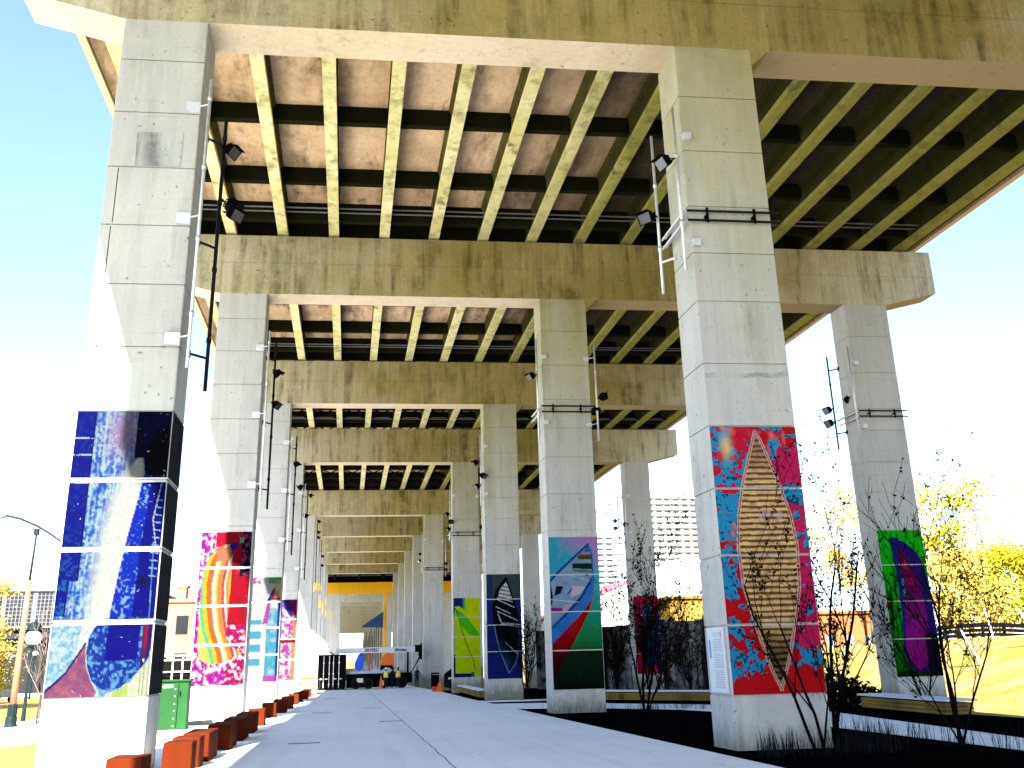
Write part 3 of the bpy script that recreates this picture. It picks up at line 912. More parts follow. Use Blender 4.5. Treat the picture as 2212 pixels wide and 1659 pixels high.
ORD = {0: "viaduct bent just above and beside the camera", 1: "nearest viaduct bent, blue mural on its left column, red canoe mural on its right",
       2: "second viaduct bent, with the magenta, teal boat and green murals", 3: "third viaduct bent, with the cyan mural and the navy canoe mural",
       4: "fourth viaduct bent, with the lime mural and the crimson mural", 5: "fifth viaduct bent, first beyond the wide gap and behind the boom truck",
       6: "sixth viaduct bent, its beam darkly streaked behind the boom truck", 7: "seventh viaduct bent, plain, seen inside the sixth", 8: "eighth viaduct bent, plain, seen inside the seventh",
       9: "ninth viaduct bent, last before the yellow painted one", 10: "viaduct bent with bright yellow painted beam and right column"}
bents = {}
BG = "concrete viaduct bents in a row"
for k in range(-1, 10):
    kk = k
    yb = YB(k)
    lab = ORD.get(k, "viaduct bent behind the camera")
    t = thing("viaduct_bent", lab, "bridge pier", (0, yb, 0), BG)
    bents[k] = t
    cl = {1: "column with the blue mural", 2: "column with the magenta and orange mural", 3: "column with the pale cyan mural", 4: "column with the white and pink mural"}.get(k, None)
    cm = {1: "column with the red canoe mural", 2: "column with the teal boat mural", 3: "column with the navy canoe mural", 4: "column with the lime mural"}.get(k, None)
    cr = {2: "column with the green and purple mural", 4: "column with the crimson mural"}.get(k, None)
    a = column(t, LX, k, GL, cl, m_colw)
    m_ = column(t, MX, k, GM, cm, m_col)
    r_ = column(t, RX, k, GR, cr, m_colw)
    crossbeam(t, k, m_beam)
    if 1 <= k <= 3:
        for i in range(16):
            bearing(t, k, -6.74 + 1.93 * i)
    e = .022
    if k == 1:
        mural(paint_blue, LX[0] + e, LX[1] - e, k, 1.06, 6.09, GL[1:4], a, "blue mural with a black arc and a white diagonal", 120, .045)
        mural(paint_canoe_red, MX[0] + e, MX[1] - e, k, .775, 5.835, GM[1:4], m_, "red and cyan mural of a wooden canoe seen from above", 130, .022)
        b = MB()
        q = [(-4.52, 11.27), (-3.63, 11.27), (-3.63, 12.05), (-4.55, 12.05)]
        b.prism(q, -.012, -.001, lambda a_, c_, d_: sk(a_, d_, c_, k))
        b.build("repair_patch", m_patch, a)
        for x_, z0_, z1_ in ((-4.86, 6.3, 8.64), (-4.86, 8.70, 9.90), (-4.84, 9.98, 11.20)):
            MB().prism([(x_, z0_), (x_ + .016, z0_), (x_ + .016, z1_), (x_, z1_)], -.003, .002, lambda a_, c_, d_: sk(a_, d_, c_, k)).build("crack_line", m_dark, a)
        bb = MB(); y_ = FYc(k, LX[1])
        for z0_, z1_ in ((1.07, 2.24), (2.34, 3.50), (3.60, 4.75), (4.85, 6.08)):
            bb.box((LX[1] - .002, y_ + .005, z0_), (LX[1] + .010, y_ + 1.09, z1_))
        bb.build("black_paint", m_blackp, a, "black painted inner side of the blue mural column")
        sc_ = [(6.99, 6.86), (7.3, 6.90), (7.7, 6.84), (8.1, 6.90), (8.4, 6.86), (8.76, 6.92), (8.76, 7.02), (8.4, 6.96), (8.1, 6.98), (7.7, 6.94), (7.3, 6.99), (6.99, 6.95)]
        MB().prism(sc_, -.006, -.001, lambda a_, c_, d_: sk(a_, d_, c_, k)).build("scar", m_patch, m_)
    if k == 2:
        mural(paint_orange, LX[0] + e, LX[1] - e, k, .86, 5.90, [2.15, 3.42, 4.68], a, "magenta mural of an orange striped boat", 80, .04)
        mural(paint_boat_teal, MX[0] + e, MX[1] - e, k, .42, 5.60, [1.70, 3.0, 4.27], m_, "teal mural of a blue and red rowing boat", 90, .02)
        mural(paint_green_purple, RX[0] + e, RX[1] - e, k, .52, 5.72, GR[1:4], r_, "green mural of a purple boat", 80, .02)
    if k == 3:
        mural(paint_cyan, LX[0] + e, LX[1] - e, k, .66, 5.66, [1.93, 3.2, 4.45], a, "pale cyan mural", 50, .04)
        mural(paint_navy, MX[0] + e, MX[1] - e, k, .49, 5.64, [1.80, 3.10, 4.38], m_, "navy mural of a black canoe", 60, .022)
    if k == 4:
        mural(paint_pink, LX[0] + e, LX[1] - e, k, .40, 5.51, [1.7, 3.0, 4.25], a, "white and pink mural", 40, .04)
        mural(paint_lime, MX[0] + e, MX[1] - e, k, .31, 5.41, [1.60, 2.88, 4.15], m_, "lime green mural", 50, .02)
        mural(paint_crimson, RX[0] + e, RX[1] - e, k, .2, 5.31, [1.5, 2.8, 4.05], r_, "crimson mural of a blue boat", 50, .02)
# lower far bents after the ramp drops: the first is painted yellow
for i, k in enumerate(range(10, 26)):
    dz = -2.1 if k == 10 else -2.5
    far = {10: ORD[10], 11: "first pale bent seen under the yellow beam", 12: "second pale bent seen under the yellow beam"}
    t = thing("viaduct_bent", far.get(k, "one of the tiny pale bents receding to the end of the row"), "bridge pier", (0, YB(k), 0), BG)
    bents[k] = t
    if k == 10:
        c10 = column(t, (-3.55, -1.35), k, GL, "column with the pale yellow numeral", m_pale, dz)
    else:
        column(t, LX, k, GL, None, m_pale, dz)
    column(t, (6.05, 6.6) if k == 10 else (6.4, 8.2), k, GL, "yellow painted column" if k == 10 else None, m_yellow if k == 10 else m_pale, dz)
    column(t, RX, k, GL, None, m_pale, dz)
    crossbeam(t, k, m_yellow if k == 10 else m_pale, dz, top=16.7)
    if k > 10:
        for xx in (LX[1] + .12, 6.25):
            MB().tube((xx, YB(k) + TS * xx - .1, -.5 + (k % 3)), (xx, YB(k) + TS * xx - .1, 10.5 - (k % 4)), .09, n=6).build("drain_pipe", m_pipedark, t)

# ------------------------------------------------------------------ decks
m_conduit = plain("grey_conduit", (.10, .10, .11), .7)
def deck(k, L, label, braced=False, group="viaduct deck spans"):
    """one span from bent k (centre line) to the next"""
    t = thing("viaduct_deck", label, "bridge deck", (0, YB(k), 0), group)
    y0, y1 = .5, L + .5
    P = lambda x, y, z: sk(x, y, z, k)
    def pr(poly, ya, yb): return MB().prism(poly, ya, yb, lambda a, c, d: P(a, d, c))
    # slab with sloping overhangs
    slab = [(-7.33, 17.80), (-6.9, 18.3), (22.4, 18.3), (23.18, 17.80), (23.18, 18.6), (-7.33, 18.6)]
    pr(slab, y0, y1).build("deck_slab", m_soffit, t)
    pr([(-7.55, 17.65), (-7.34, 17.65), (-7.34, 19.4), (-7.55, 19.4)], y0, y1).build("parapet", m_fascia, t)
    pr([(23.2, 17.65), (23.42, 17.65), (23.42, 19.4), (23.2, 19.4)], y0, y1).build("parapet", m_fascia, t)
    for i in range(16):
        x = -6.74 + 1.93 * i
        if x < -6.5: x = -6.55
        hw = .19
        sec = [(x - hw, 17.3), (x + hw, 17.3), (x + hw, 17.48), (x + .12, 17.60), (x + .12, 18.14), (x + .2, 18.296), (x - .2, 18.296), (x - .12, 18.14), (x - .12, 17.60), (x - hw, 17.48)]
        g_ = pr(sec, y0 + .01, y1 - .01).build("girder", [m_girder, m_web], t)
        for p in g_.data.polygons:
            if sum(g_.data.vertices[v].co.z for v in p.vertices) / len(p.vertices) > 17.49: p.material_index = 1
    ds = [.9, 4.6, 8.2, 12.0, 14.6] if L < 20 else [.9, 5, 9, 13, 17, 21, 23.6]
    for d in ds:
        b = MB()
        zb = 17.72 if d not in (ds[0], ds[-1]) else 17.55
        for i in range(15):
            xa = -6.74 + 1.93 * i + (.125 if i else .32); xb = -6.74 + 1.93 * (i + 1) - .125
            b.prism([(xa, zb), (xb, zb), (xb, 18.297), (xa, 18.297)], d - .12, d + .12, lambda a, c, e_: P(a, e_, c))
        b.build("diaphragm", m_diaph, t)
    b = MB()
    for dy, z in ((13.6, 17.62), (13.9, 17.60)):
        b.tube(P(-6.2, dy, z), P(22.0, dy, z), .03, n=6)
    b.build("conduit", m_conduit, t)
    if braced:
        for d in ((2.6, 10.2, 13.3) if L < 20 else (3, 7, 11, 15, 19, 22.3)):
            for i in range(15):
                xa = -6.74 + 1.93 * i + .13; xb = xa + 1.67
                b = MB()
                b.tube(P(xa, d, 17.45), P(xb, d, 18.25), .05, n=5)
                b.tube(P(xa, d + .06, 18.25), P(xb, d + .06, 17.45), .05, n=5)
                b.build("cross_brace", m_black, t)
    return t
DL = {-1: "deck span over the ground behind the camera", 0: "deck span directly over the camera", 1: "nearest deck span in view, ribbed with pale girders, between the first two bents",
      2: "second deck span in view, between the second and third bents"}
d1 = deck(1, 15.1604, DL[1])
dup(d1, (0, YB(-1), 0), label=DL[-1]); dup(d1, (0, YB(0), 0), label=DL[0]); dup(d1, (0, YB(2), 0), label=DL[2])
d3 = deck(3, 15.1604, "third deck span in view, with black cross braces between its girders", True)
d4 = deck(4, 24.2297, "long fourth deck span in view, before the boom truck", True)
for k in (5, 6, 7, 8):
    dup(d1, (0, YB(k), 0), label={5: "deck span hidden high behind the fifth bent", 6: "deck span high behind the sixth bent", 7: "deck span high behind the seventh bent", 8: "deck span behind the eighth bent"}[k])
# lower far deck (steel, black underside)
t = thing("viaduct_deck", "low dark steel deck seen above the yellow beam", "bridge deck", (0, YB(10), 0), "viaduct deck spans")
b = MB(); b.prism([(-7.5, 15.9), (23.4, 15.9), (23.4, 17.4), (-7.5, 17.4)], -14.0, .4, lambda a, c, d: sk(a, d, c, 10)); b.build("deck_slab", m_black, t)
b = MB(); b.prism([(-7.5, 15.75), (23.4, 15.75), (23.4, 16.9), (-7.5, 16.9)], 1.2, 230, lambda a, c, d: sk(a, d, c, 10)); b.build("deck_slab", m_pale, t)
b = MB(); b.prism([(-7.4, 14.64), (23.3, 14.64), (23.3, 15.74), (-7.4, 15.74)], .85, 1.05, lambda a, c, d: sk(a, d, c, 10)); b.build("end_diaphragm", m_black, t)
b = MB()
for i in range(8):
    x = -6.5 + 4.1 * i
    b.prism([(x - .2, 15.1), (x + .2, 15.1), (x + .2, 15.898), (x - .2, 15.898)], -13.5, -.1, lambda a, c, d: sk(a, d, c, 10))
b.build("girder", m_black, t)

# ------------------------------------------------------------------ light masts clamped to the columns
def flood(parent, c, aim, s=.80, label=None):
    """flood light: tapering finned housing, lens and yoke. aim = direction vector"""
    f = Vector(aim).normalized()
    u = f.cross(Vector((0, 0, 1))).normalized(); v = u.cross(f)
    c = Vector(c)
    def q(a, b_, d): return c + u * a * s + v * b_ * s + f * d * s
    b = MB()
    ws = [(-.16, .09, .07), (-.10, .17, .12), (.05, .20, .15), (.14, .22, .17)]
    rings = [[q(-w_, -h, d), q(w_, -h, d), q(w_, h, d), q(-w_, h, d)] for d, w_, h in ws]
    vs = [p for r in rings for p in r]
    fs = [(3, 2, 1, 0), (12, 13, 14, 15)]
    for i in range(3):
        for j in range(4):
            fs.append((i * 4 + j, i * 4 + (j + 1) % 4, i * 4 + 4 + (j + 1) % 4, i * 4 + 4 + j))
    b.add(vs, fs)
    for i in range(5):
        a = -.12 + .06 * i
        b.add([q(a - .008, .10, -.12), q(a + .008, .10, -.12), q(a + .008, .19, -.05), q(a - .008, .19, -.05), q(a - .008, .14, .08), q(a + .008, .14, .08)], [(0, 1, 2, 3), (3, 2, 5, 4), (0, 3, 4), (1, 5, 2)])
    b.add([q(-.22, .17, .14), q(.22, .17, .14), q(.20, .20, .26), q(-.20, .20, .26), q(-.22, .185, .14), q(.22, .185, .14), q(.20, .215, .26), q(-.20, .215, .26)],
          [(3, 2, 1, 0), (4, 5, 6, 7), (0, 1, 5, 4), (1, 2, 6, 5), (2, 3, 7, 6), (3, 0, 4, 7)])
    h = b.build("floodlight", m_black, parent, label)
    b = MB(); b.add([q(-.18, -.14, .145), q(.18, -.14, .145), q(.18, .14, .145), q(-.18, .14, .145)], [(0, 1, 2, 3)])
    b.build("lens", m_lens, h)
    b = MB(); b.path([q(-.225, 0, .02), q(-.225, -.05, -.18), q(.225, -.05, -.18), q(.225, 0, .02)], .018 * s, 5)
    b.path([q(0, -.05, -.18), q(0, -.02, -.30)], .03 * s, 6)
    b.build("yoke", m_black, h)
    return h
def mast(x, y, z0, z1, arms, lights, label, colx=None, coly=None, mat=m_pipe, boxes=(), r=.035, group="light pipes clamped to the columns", face=None):
    t = thing("light_mast", label, "light mast", (x, y, z0), group)
    b = MB()
    b.tube((x, y, z0), (x, y, z1), r, n=8)
    for zc in np.arange(z0 + 1.1, z1 - .3, 1.6):
        b.tube((x, y, zc - .05), (x, y, zc + .05), r * 1.35, n=8)
    b.build("pipe", mat, t, smooth=True)
    for z in arms:
        b = MB(); b.tube((x, y, z), (colx, coly, z), .028, n=6)
        b.cbox((colx, coly, z), (.05, .12, .16))
        b.build("bracket_arm", mat, t)
    for bx, by, z, s in boxes:
        b = MB(); b.bevbox((-s / 2, -.05, -s * .43), (s / 2, .05, s * .43), .008, c=(bx, by - .052, z))
        b.cbox((bx, by - .107, z), (s * .35, .006, s * .12))
        b.tube((bx, by - .05, z), (x, y, z + .06), .018, n=6)
        b.build("junction_box", m_box, t)
    for z, dx, dy, aim in lights:
        flood(t, (x + dx, y + dy, z), aim)
    return t
def FY(k, x): return YB(k) + TS * x
# left columns: an outer pipe off the front corner, a darker one off the rear corner
left_l = {1: [(12.5, .15, 0, (.7, -.3, -.6)), (11.15, .25, 0, (.8, .3, -.5)), (10.9, .33, -.05, (.7, -.5, -.5))],
          2: [(12.1, .10, 0, (.7, .3, -.6)), (10.85, .12, 0, (.7, -.3, -.6))], 3: [(11.76, .05, 0, (.6, .3, -.7)), (10.5, .3, 0, (.8, .2, -.4))], 4: [(12.7, .2, 0, (.8, 0, -.6)), (11.3, -.1, 0, (.6, .5, -.6))]}
nm = {1: "blue mural column", 2: "magenta mural column", 3: "cyan mural column", 4: "white and pink mural column"}
for k in (1, 2, 3, 4):
    x = -3.14; y = FY(k, x) - .11
    mast(x, y, 6.93, 13.28, [], [], "galvanised pipe with junction boxes, front corner of the " + nm[k], boxes=[(-3.46, FY(k, -3.46), z, .28) for z in (12.64, 10.08, 7.53)], mat=m_pipe)
    x = -3.02; y = FY(k, x) + 1.35
    mast(x, y, 6.90, 13.3, [12.6, 10.1, 7.6], left_l[k], "dark pipe with floodlights behind the " + nm[k], colx=-3.335, coly=y - .3, mat=m_pipedark, r=.04)
# middle columns
mid_l = {1: [(11.71, -.28, 0, (-.8, -.2, -.5))], 2: [(11.61, -.22, 0, (-.8, -.2, -.5))], 3: [(11.53, -.25, 0, (-.8, .2, -.5)), (10.8, .1, -.15, (.5, -.5, -.6)), (10.24, -.2, 0, (-.7, -.2, -.5))], 4: [(11.09, -.2, 0, (-.8, -.2, -.5)), (10.57, .05, -.15, (.3, -.6, -.6)), (10.05, -.1, 0, (-.7, -.2, -.5))], 5: [(11.03, -.2, 0, (-.8, -.2, -.5)), (10.42, -.25, 0, (-.7, -.2, -.6))]}
nm = {1: "red canoe column", 2: "teal boat column", 3: "navy canoe column", 4: "lime mural column", 5: "tall plain column behind the lime mural"}
for k in (1, 2, 3, 4, 5):
    x = 6.76; y = FY(k, x) - .08
    mast(x, y, 9.2, 13.1, [], mid_l[k], "galvanised pipe with floodlight, front corner of the " + nm[k], boxes=[(7.05, FY(k, 7.05), z, .19) for z in (12.42, 9.85)], r=.035)
x = 6.72; y = FY(1, x) + 1.22
mast(x, y, 9.2, 13.2, [12.5, 9.95], [(11.05, -.25, 0, (-.7, -.5, -.4))], "galvanised pipe behind the red canoe column, its floodlight turned to the camera", colx=6.955, coly=y - .3)
x = 8.98; y = FY(2, x) - .10
mast(x, y, 9.13, 12.96, [], [(10.84, .25, 0, (.8, .2, .1)), (10.31, -.02, .1, (.3, .6, -.6))], "galvanised pipe with two floodlights, right corner of the teal boat column", boxes=[(8.66, FY(2, 8.66), z, .19) for z in (12.33, 9.73)], r=.035)
x = 8.98; y = FY(4, x) - .10
mast(x, y, 9.0, 12.9, [], [(10.9, .12, .1, (.5, .5, -.6)), (10.2, .02, 0, (.3, -.6, -.6))], "galvanised pipe on the right corner of the lime mural column", boxes=[(8.66, FY(4, 8.66), z, .19) for z in (12.33, 9.73)], r=.035)
x = 8.98; y = FY(5, x) - .10
mast(x, y, 8.9, 12.6, [], [(10.11, 0, 0, (0, -.7, -.6)), (9.57, 0, 0, (0, -.7, -.4))], "galvanised pipe with two floodlights right of the tall plain column", boxes=[(8.66, FY(5, 8.66), 12.2, .19)], r=.035)
for k, nmr in ((2, "green and purple mural column"), (4, "crimson mural column")):
    x = 19.17; y = FY(k, x) - .08
    mast(x, y, 9.08, 12.97, [], [(11.0, .2, .75, (.2, -.7, -.5))] if k == 2 else [(10.3, -.05, .1, (.3, -.7, -.5))], "galvanised pipe, left front corner of the " + nmr, boxes=[(19.45, FY(k, 19.45), z, .19) for z in (12.30, 9.73)], r=.035)
    x = 19.05; y = FY(k, x) + 1.3
    mast(x, y, 9.1, 12.99, [12.4, 9.75], [(10.72, -.25, 0, (-.8, -.1, -.4)), (10.18, -.25, 0, (-.8, -.1, -.4))], "dark pipe with two floodlights behind the " + nmr, colx=19.33, coly=y - .3, mat=m_pipedark, r=.035)
for k, zz in ((5, (14.2, 13.2, 12.7)), (6, (12.6, 11.6))):
    x = -3.1; y = FY(k, x) - .1
    mast(x, y, 8.5, 14.4, [], [(z, .15, 0, (.8, -.2, -.5)) for z in zz], "thin dark pipe with small floodlights on the left column of the " + ("fifth bent" if k == 5 else "sixth bent"), mat=m_pipedark)

def rack(k, x0, x1, z, name, side=True):
    """two horizontal pipes on clamps round the front of a column"""
    y = FY(k, x0)
    t = thing("pipe_rack", "pair of horizontal pipes clamped round the " + name, "pipe rack", (x0, y, z), "pipe racks on the columns")
    for dz in (0, -.22):
        b = MB(); b.tube((x0 - .08, FY(k, x0) - .10, z + dz), (x1 + .13, FY(k, x1 + .1) - .10, z + dz), .028, n=8); b.build("pipe", m_pipedark if k < 5 else m_pipedark, t)
        b = MB(); b.tube((x0 - .10, FY(k, x0) - .10, z + dz - .02), (x0 - .10, FY(k, x0) + 1.22, z + dz - .02), .026, n=8); b.build("pipe", m_pipe, t)
        b = MB(); b.tube((x0 - .18, FY(k, x0) - .10, z + dz - .07), (x0 - .18, FY(k, x0) + 1.22, z + dz - .07), .026, n=8); b.build("pipe", m_pipe, t)
    for xx in (x0 + .35, x1 - .42):
        b = MB(); b.cbox((xx, FY(k, xx) - .135, z - .11), (.05, .03, .34))
        b.cbox((xx, FY(k, xx) - .06, z - .11), (.05, .118, .05)); b.build("clamp", m_black, t)
rack(1, MX[0], MX[1], 10.57, "red canoe column")
rack(2, MX[0], MX[1], 10.46, "teal boat column")
rack(2, RX[0], RX[1], 10.34, "green and purple mural column")
rack(4, MX[0], MX[1], 9.84, "lime mural column")
rack(5, MX[0], MX[1], 9.76, "tall plain column behind the lime mural")

# info panel on the side of the red canoe column
t = thing("info_panel", "white printed information panel on the side of the red canoe column", "sign", (6.95, 16.8, 1.4))
b = MB(); b.bevbox((6.925, 16.42, .80), (6.955, 17.22, 1.985), .004); b.build("board", m_paperw, t)
b = MB()
for i in range(34):
    if i in (3, 12, 22): continue
    wd = .40 + .10 * random.random()
    b.box((6.922, 16.50, 1.88 - i * .03), (6.9245, 16.50 + wd, 1.888 - i * .03))
b.build("printed_lines", plain("print_grey", (.16, .18, .24), .7), t)
b = MB(); b.box((6.921, 17.05, 1.42), (6.9245, 17.15, 1.76)); b.build("blue_block", plain("print_blue", (.10, .22, .36), .7), t)
b = MB(); b.box((6.921, 16.52, 1.80), (6.9235, 16.56, 1.93)); b.build("pink_mark", plain("print_pink", (.5, .2, .3), .7), t)

# pale yellow numerals painted across the far left columns
def text_mesh(txt, size, ext=.01, font_shear=0.0, bold=0.0):
    cu = bpy.data.curves.new("lettering", 'FONT')
    cu.body = txt; cu.size = size; cu.extrude = ext; cu.shear = font_shear; cu.offset = bold; cu.resolution_u = 3
    o = bpy.data.objects.new("lettering", cu)
    COL.objects.link(o)
    dg = bpy.context.evaluated_depsgraph_get()
    me = bpy.data.meshes.new_from_object(o.evaluated_get(dg))
    bpy.data.objects.remove(o)
    return me
def put_text(txt, size, loc, mat, parent, name="lettering", shear=0.0, bold=0, sx=1):
    me = text_mesh(txt, size, .006, shear, bold)
    me.materials.clear(); me.materials.append(mat)
    for v in me.vertices:
        x, y, z = v.co
        v.co = (x * sx, -z, y)
    o = bpy.data.objects.new(name, me)
    COL.objects.link(o)
    o.parent = parent
    off = Vector((0, 0, 0)); q = parent
    while q is not None:
        off += q.location; q = q.parent
    o.location = Vector(loc) - off
    return o
colL = {k: [c for c in bpy.data.objects if c.parent == bents[k] and c.name.startswith("column")][0] for k in (6, 7, 8, 9)}; colL[10] = c10
def arc_patch(k, col, cx, cz, r0, r1, a0, a1):
    """a piece of a big painted ring, cut to the column's front face"""
    b = MB(); n = 14
    x0, x1 = LX
    cl = lambda x: min(max(x, x0 + .01), x1 - .01)
    for i in range(n):
        a, c = R(a0 + (a1 - a0) * i / n), R(a0 + (a1 - a0) * (i + 1) / n)
        p = [(cx + r0 * math.cos(a), cz + r0 * math.sin(a)), (cx + r1 * math.cos(a), cz + r1 * math.sin(a)), (cx + r1 * math.cos(c), cz + r1 * math.sin(c)), (cx + r0 * math.cos(c), cz + r0 * math.sin(c))]
        p = [(cl(x), z) for x, z in p]
        if max(q[0] for q in p) - min(q[0] for q in p) < 1e-3: continue
        b.prism(p, -.008, -.001, lambda X, Z, d: sk(X, d, Z, k))
    if b.v: b.build("painted_numeral", m_numy, col)
arc_patch(6, colL[6], -3.1, 8.2, .9, 1.7, 60, 200)
arc_patch(7, colL[7], -3.3, 9.4, .6, 1.5, 90, 270)
arc_patch(8, colL[8], -4.9, 8.6, .7, 1.5, -60, 80)
arc_patch(9, colL[9], -3.2, 9.6, .5, 1.5, 80, 280)
put_text("5", 3.9, (-3.45, FY(10, -3.0) - .02, 7.2), m_numy, c10, "painted_numeral")
arc_patch(10, c10, -.6, 8.9, .5, 1.25, 110, 250) if False else None
put_text("9", 3.6, (-5.0, FY(9, -4.2) - .02, 7.4), m_numy, colL[9], "painted_numeral")

# ------------------------------------------------------------------ rusty seat blocks along the walk
blocks = [(-3.11, 13.55, .46, .60), (-2.90, 16.33, .46, .46), (-2.97, 17.55, .47, .55), (-2.98, 18.70, .48, 1.27), (-2.90, 21.3, .48, 1.36), (-2.90, 23.9, .48, 1.4), (-2.92, 26.7, .48, 1.4), (-2.96, 30.36, .50, .55),
          (-3.0, 35.65, .50, .5), (-2.88, 39.4, .50, 1.2), (-2.85, 43.6, .50, 1.35), (-2.86, 49.2, .5, .55), (-2.84, 53.5, .5, .6), (-2.70, 57.8, .5, .6), (-2.72, 62.5, .5, .6)]
desc = ["rusty orange seat block nearest the camera, lower left of its row", "second rusty seat block of the row, upright and square, beside the blue mural column", "third rusty seat block of the row, tucked behind the second", "long rusty seat block just behind the blue mural column",
        "first of the seat blocks lying in the blue column's shadow", "middle one of the seat blocks in the blue column's shadow", "last of the seat blocks in the blue column's shadow", "lit rusty seat block before the magenta mural column",
        "rusty seat block beside the foot of the magenta mural column", "long seat block just beyond the magenta mural column, in shadow", "second seat block beyond the magenta mural column, in shadow", "small rusty seat block beside the cyan mural column",
        "small rusty seat block just past the cyan mural column", "second last rusty seat block of the row, near the yellow barrier", "last and smallest seat block of the row"]
for (x, y, wx, wy), d in zip(blocks, desc):
    g = gz(x, y)
    b = MB(); b.bevbox((x, y, g), (x + wx, y + wy, g + .52), .012)
    tag(b.build("seat_block", m_rust), d, "seat block", "rusty seat blocks along the walk")
# slot drains in the walk
for i, (x, y) in enumerate([(-.9, 22.2), (-.9, 38.0), (1.15, 41.0), (-.9, 58.0), (1.4, 30.2)]):
    g = gz(x, y) + .021
    b = MB()
    b.box((x - .36, y - .05, g), (x + .36, y + .05, g + .004))
    for j in range(12):
        b.box((x - .33 + j * .06, y - .04, g + .004), (x - .30 + j * .06, y + .04, g + .010))
    tag(b.build("drain_grate", m_black), ["dark slot drain nearest the camera in the walk", "dark slot drain halfway down the walk, left side", "dark slot drain near the joint line of the walk", "far slot drain in the walk", "short slot drain beside the joint line of the walk"][i], "drain", "slot drains in the walk")

# ------------------------------------------------------------------ benches
def bench(p0, p1, label, dep=.62, h=.46, wood=True):
    p0, p1 = Vector((*p0, 0)), Vector((*p1, 0))
    d = (p1 - p0); L = d.length; d.normalize(); n = Vector((-d.y, d.x, 0))
    z0 = gz((p0.x + p1.x) / 2, (p0.y + p1.y) / 2)
    t = thing("park_bench", label, "bench", (p0.x, p0.y, z0), "timber benches with pale tops")
    def pr(a0, a1, n0, n1, za, zb, b):
        P = [p0 + d * a0 + n * n0, p0 + d * a1 + n * n0, p0 + d * a1 + n * n1, p0 + d * a0 + n * n1]
        b.hexa([(q.x, q.y, z0 + za) for q in P] + [(q.x, q.y, z0 + zb) for q in P])
        return b
    pr(0, L, 0, dep, h - .05, h, MB()).build("seat", m_slab, t)
    b = MB(); k = .05
    for i in range(3):
        pr(.12, L - .12, .05 + i * .0, dep - .05, .08 + i * .10, .165 + i * .10, b)
    b.build("timber_frame", m_wood, t)
    for a in (.4, L - .6):
        pr(a, a + .25, .12, dep - .12, -.05, .079, MB()).build("foot", m_black, t)
    return t
bench((15.55, 26.9), (15.45, 22.4), "long timber bench with pale top at the foot of the green and purple mural column", dep=.9)
bench((10.2, 40.3), (15.0, 34.9), "long timber bench between the teal boat column and the red canoe column", dep=.7)
bench((7.05, 60.6), (7.05, 50.5), "pale topped bench between the lime mural column and the navy canoe column", dep=.6)

# ------------------------------------------------------------------ vegetation
def leafquads(b, pts, size, rnd, mi=0):
    for p in pts:
        a = Vector((rnd.uniform(-1, 1), rnd.uniform(-1, 1), rnd.uniform(-1, 1))).normalized()
        c = a.cross(Vector((rnd.uniform(-1, 1), rnd.uniform(-1, 1), rnd.uniform(-1, 1)))).normalized()
        s = size * rnd.uniform(.6, 1.4)
        p = Vector(p)
        b.add([p - a * s, p - c * s * .55, p + a * s, p + c * s * .55], [(0, 1, 2, 3)], mi)
def grow(b, rnd, p, d, L, r, depth, tips, spread=.6, kids=3, bend=.18, nseg=4):
    pts = [p]; rs = [r]
    q = p.copy(); dd = d.copy()
    for i in range(nseg):
        dd = (dd + Vector((rnd.uniform(-bend, bend), rnd.uniform(-bend, bend), rnd.uniform(-bend * .4, bend * .7)))).normalized()
        q = q + dd * (L / nseg)
        pts.append(q); rs.append(max(.0042, r * (1 - .55 * (i + 1) / nseg)))
    b.path(pts, rs, 5 if r < .03 else 7, caps=True)
    tips += pts[1:] if depth <= 1 else []
    if depth > 0:
        for i in range(kids):
            j = rnd.randint(1, nseg)
            a = rnd.uniform(0, 2 * math.pi)
            side = Vector((math.cos(a), math.sin(a), rnd.uniform(.1, .7)))
            nd = (dd * (1 - spread * .5) + side * spread).normalized()
            grow(b, rnd, pts[j], nd, L * rnd.uniform(.45, .7), rs[j] * .6, depth - 1, tips, spread, kids, bend, nseg)
def sapling(x, y, stems, label, seed, leaf=.035, leaves=1.0, depth=3, kids=4, group="bare saplings in the planting bed", spread=.5, bark=m_bark, leafm=m_leafd, name="sapling"):
    rnd = random.Random(seed)
    z = gz(x, y)
    t = thing(name, label, "tree", (x, y, z), group)
    b = MB(); tips = []
    for dx, dy, dz, L, r in stems:
        grow(b, rnd, Vector((x + rnd.uniform(-.08, .08), y + rnd.uniform(-.08, .08), z - .05)), Vector((dx, dy, dz)).normalized(), L, r, depth, tips, spread, kids, .14, 6)
    b.build("trunk", bark, t, smooth=True)
    if leaves > 0:
        b = MB()
        P = []
        for q in tips:
            if rnd.random() < leaves * .55:
                for _ in range(rnd.randint(1, 3)):
                    P.append(q + Vector((rnd.gauss(0, .025), rnd.gauss(0, .025), rnd.gauss(0, .025))))
        leafquads(b, P, leaf, rnd)
        b.build("foliage", leafm, t)
    return t
sapling(9.5, 17.4, [(-.10, 0, 1, 3.4, .042), (.12, .05, 1, 3.6, .040), (.42, 0, 1, 2.4, .022)], "twin stemmed bare sapling with small leaves, right of the red canoe column", 11, spread=.42)
sapling(11.2, 15.9, [(.10, 0, 1, 3.0, .036), (-.06, 0, 1, 3.3, .030), (.45, .05, 1, 2.6, .024), (-.40, 0, 1, 2.0, .018)], "dark forked sapling standing in front of the green and purple mural column, far right", 14, leaves=.35, spread=.5)
sapling(7.7, 14.7, [(-.48, .1, 1, 3.0, .03), (-.1, 0, 1, 2.2, .03), (.3, .1, 1, 1.8, .022)], "thin sapling leaning left across the red canoe mural", 17, leaves=.9, kids=3)
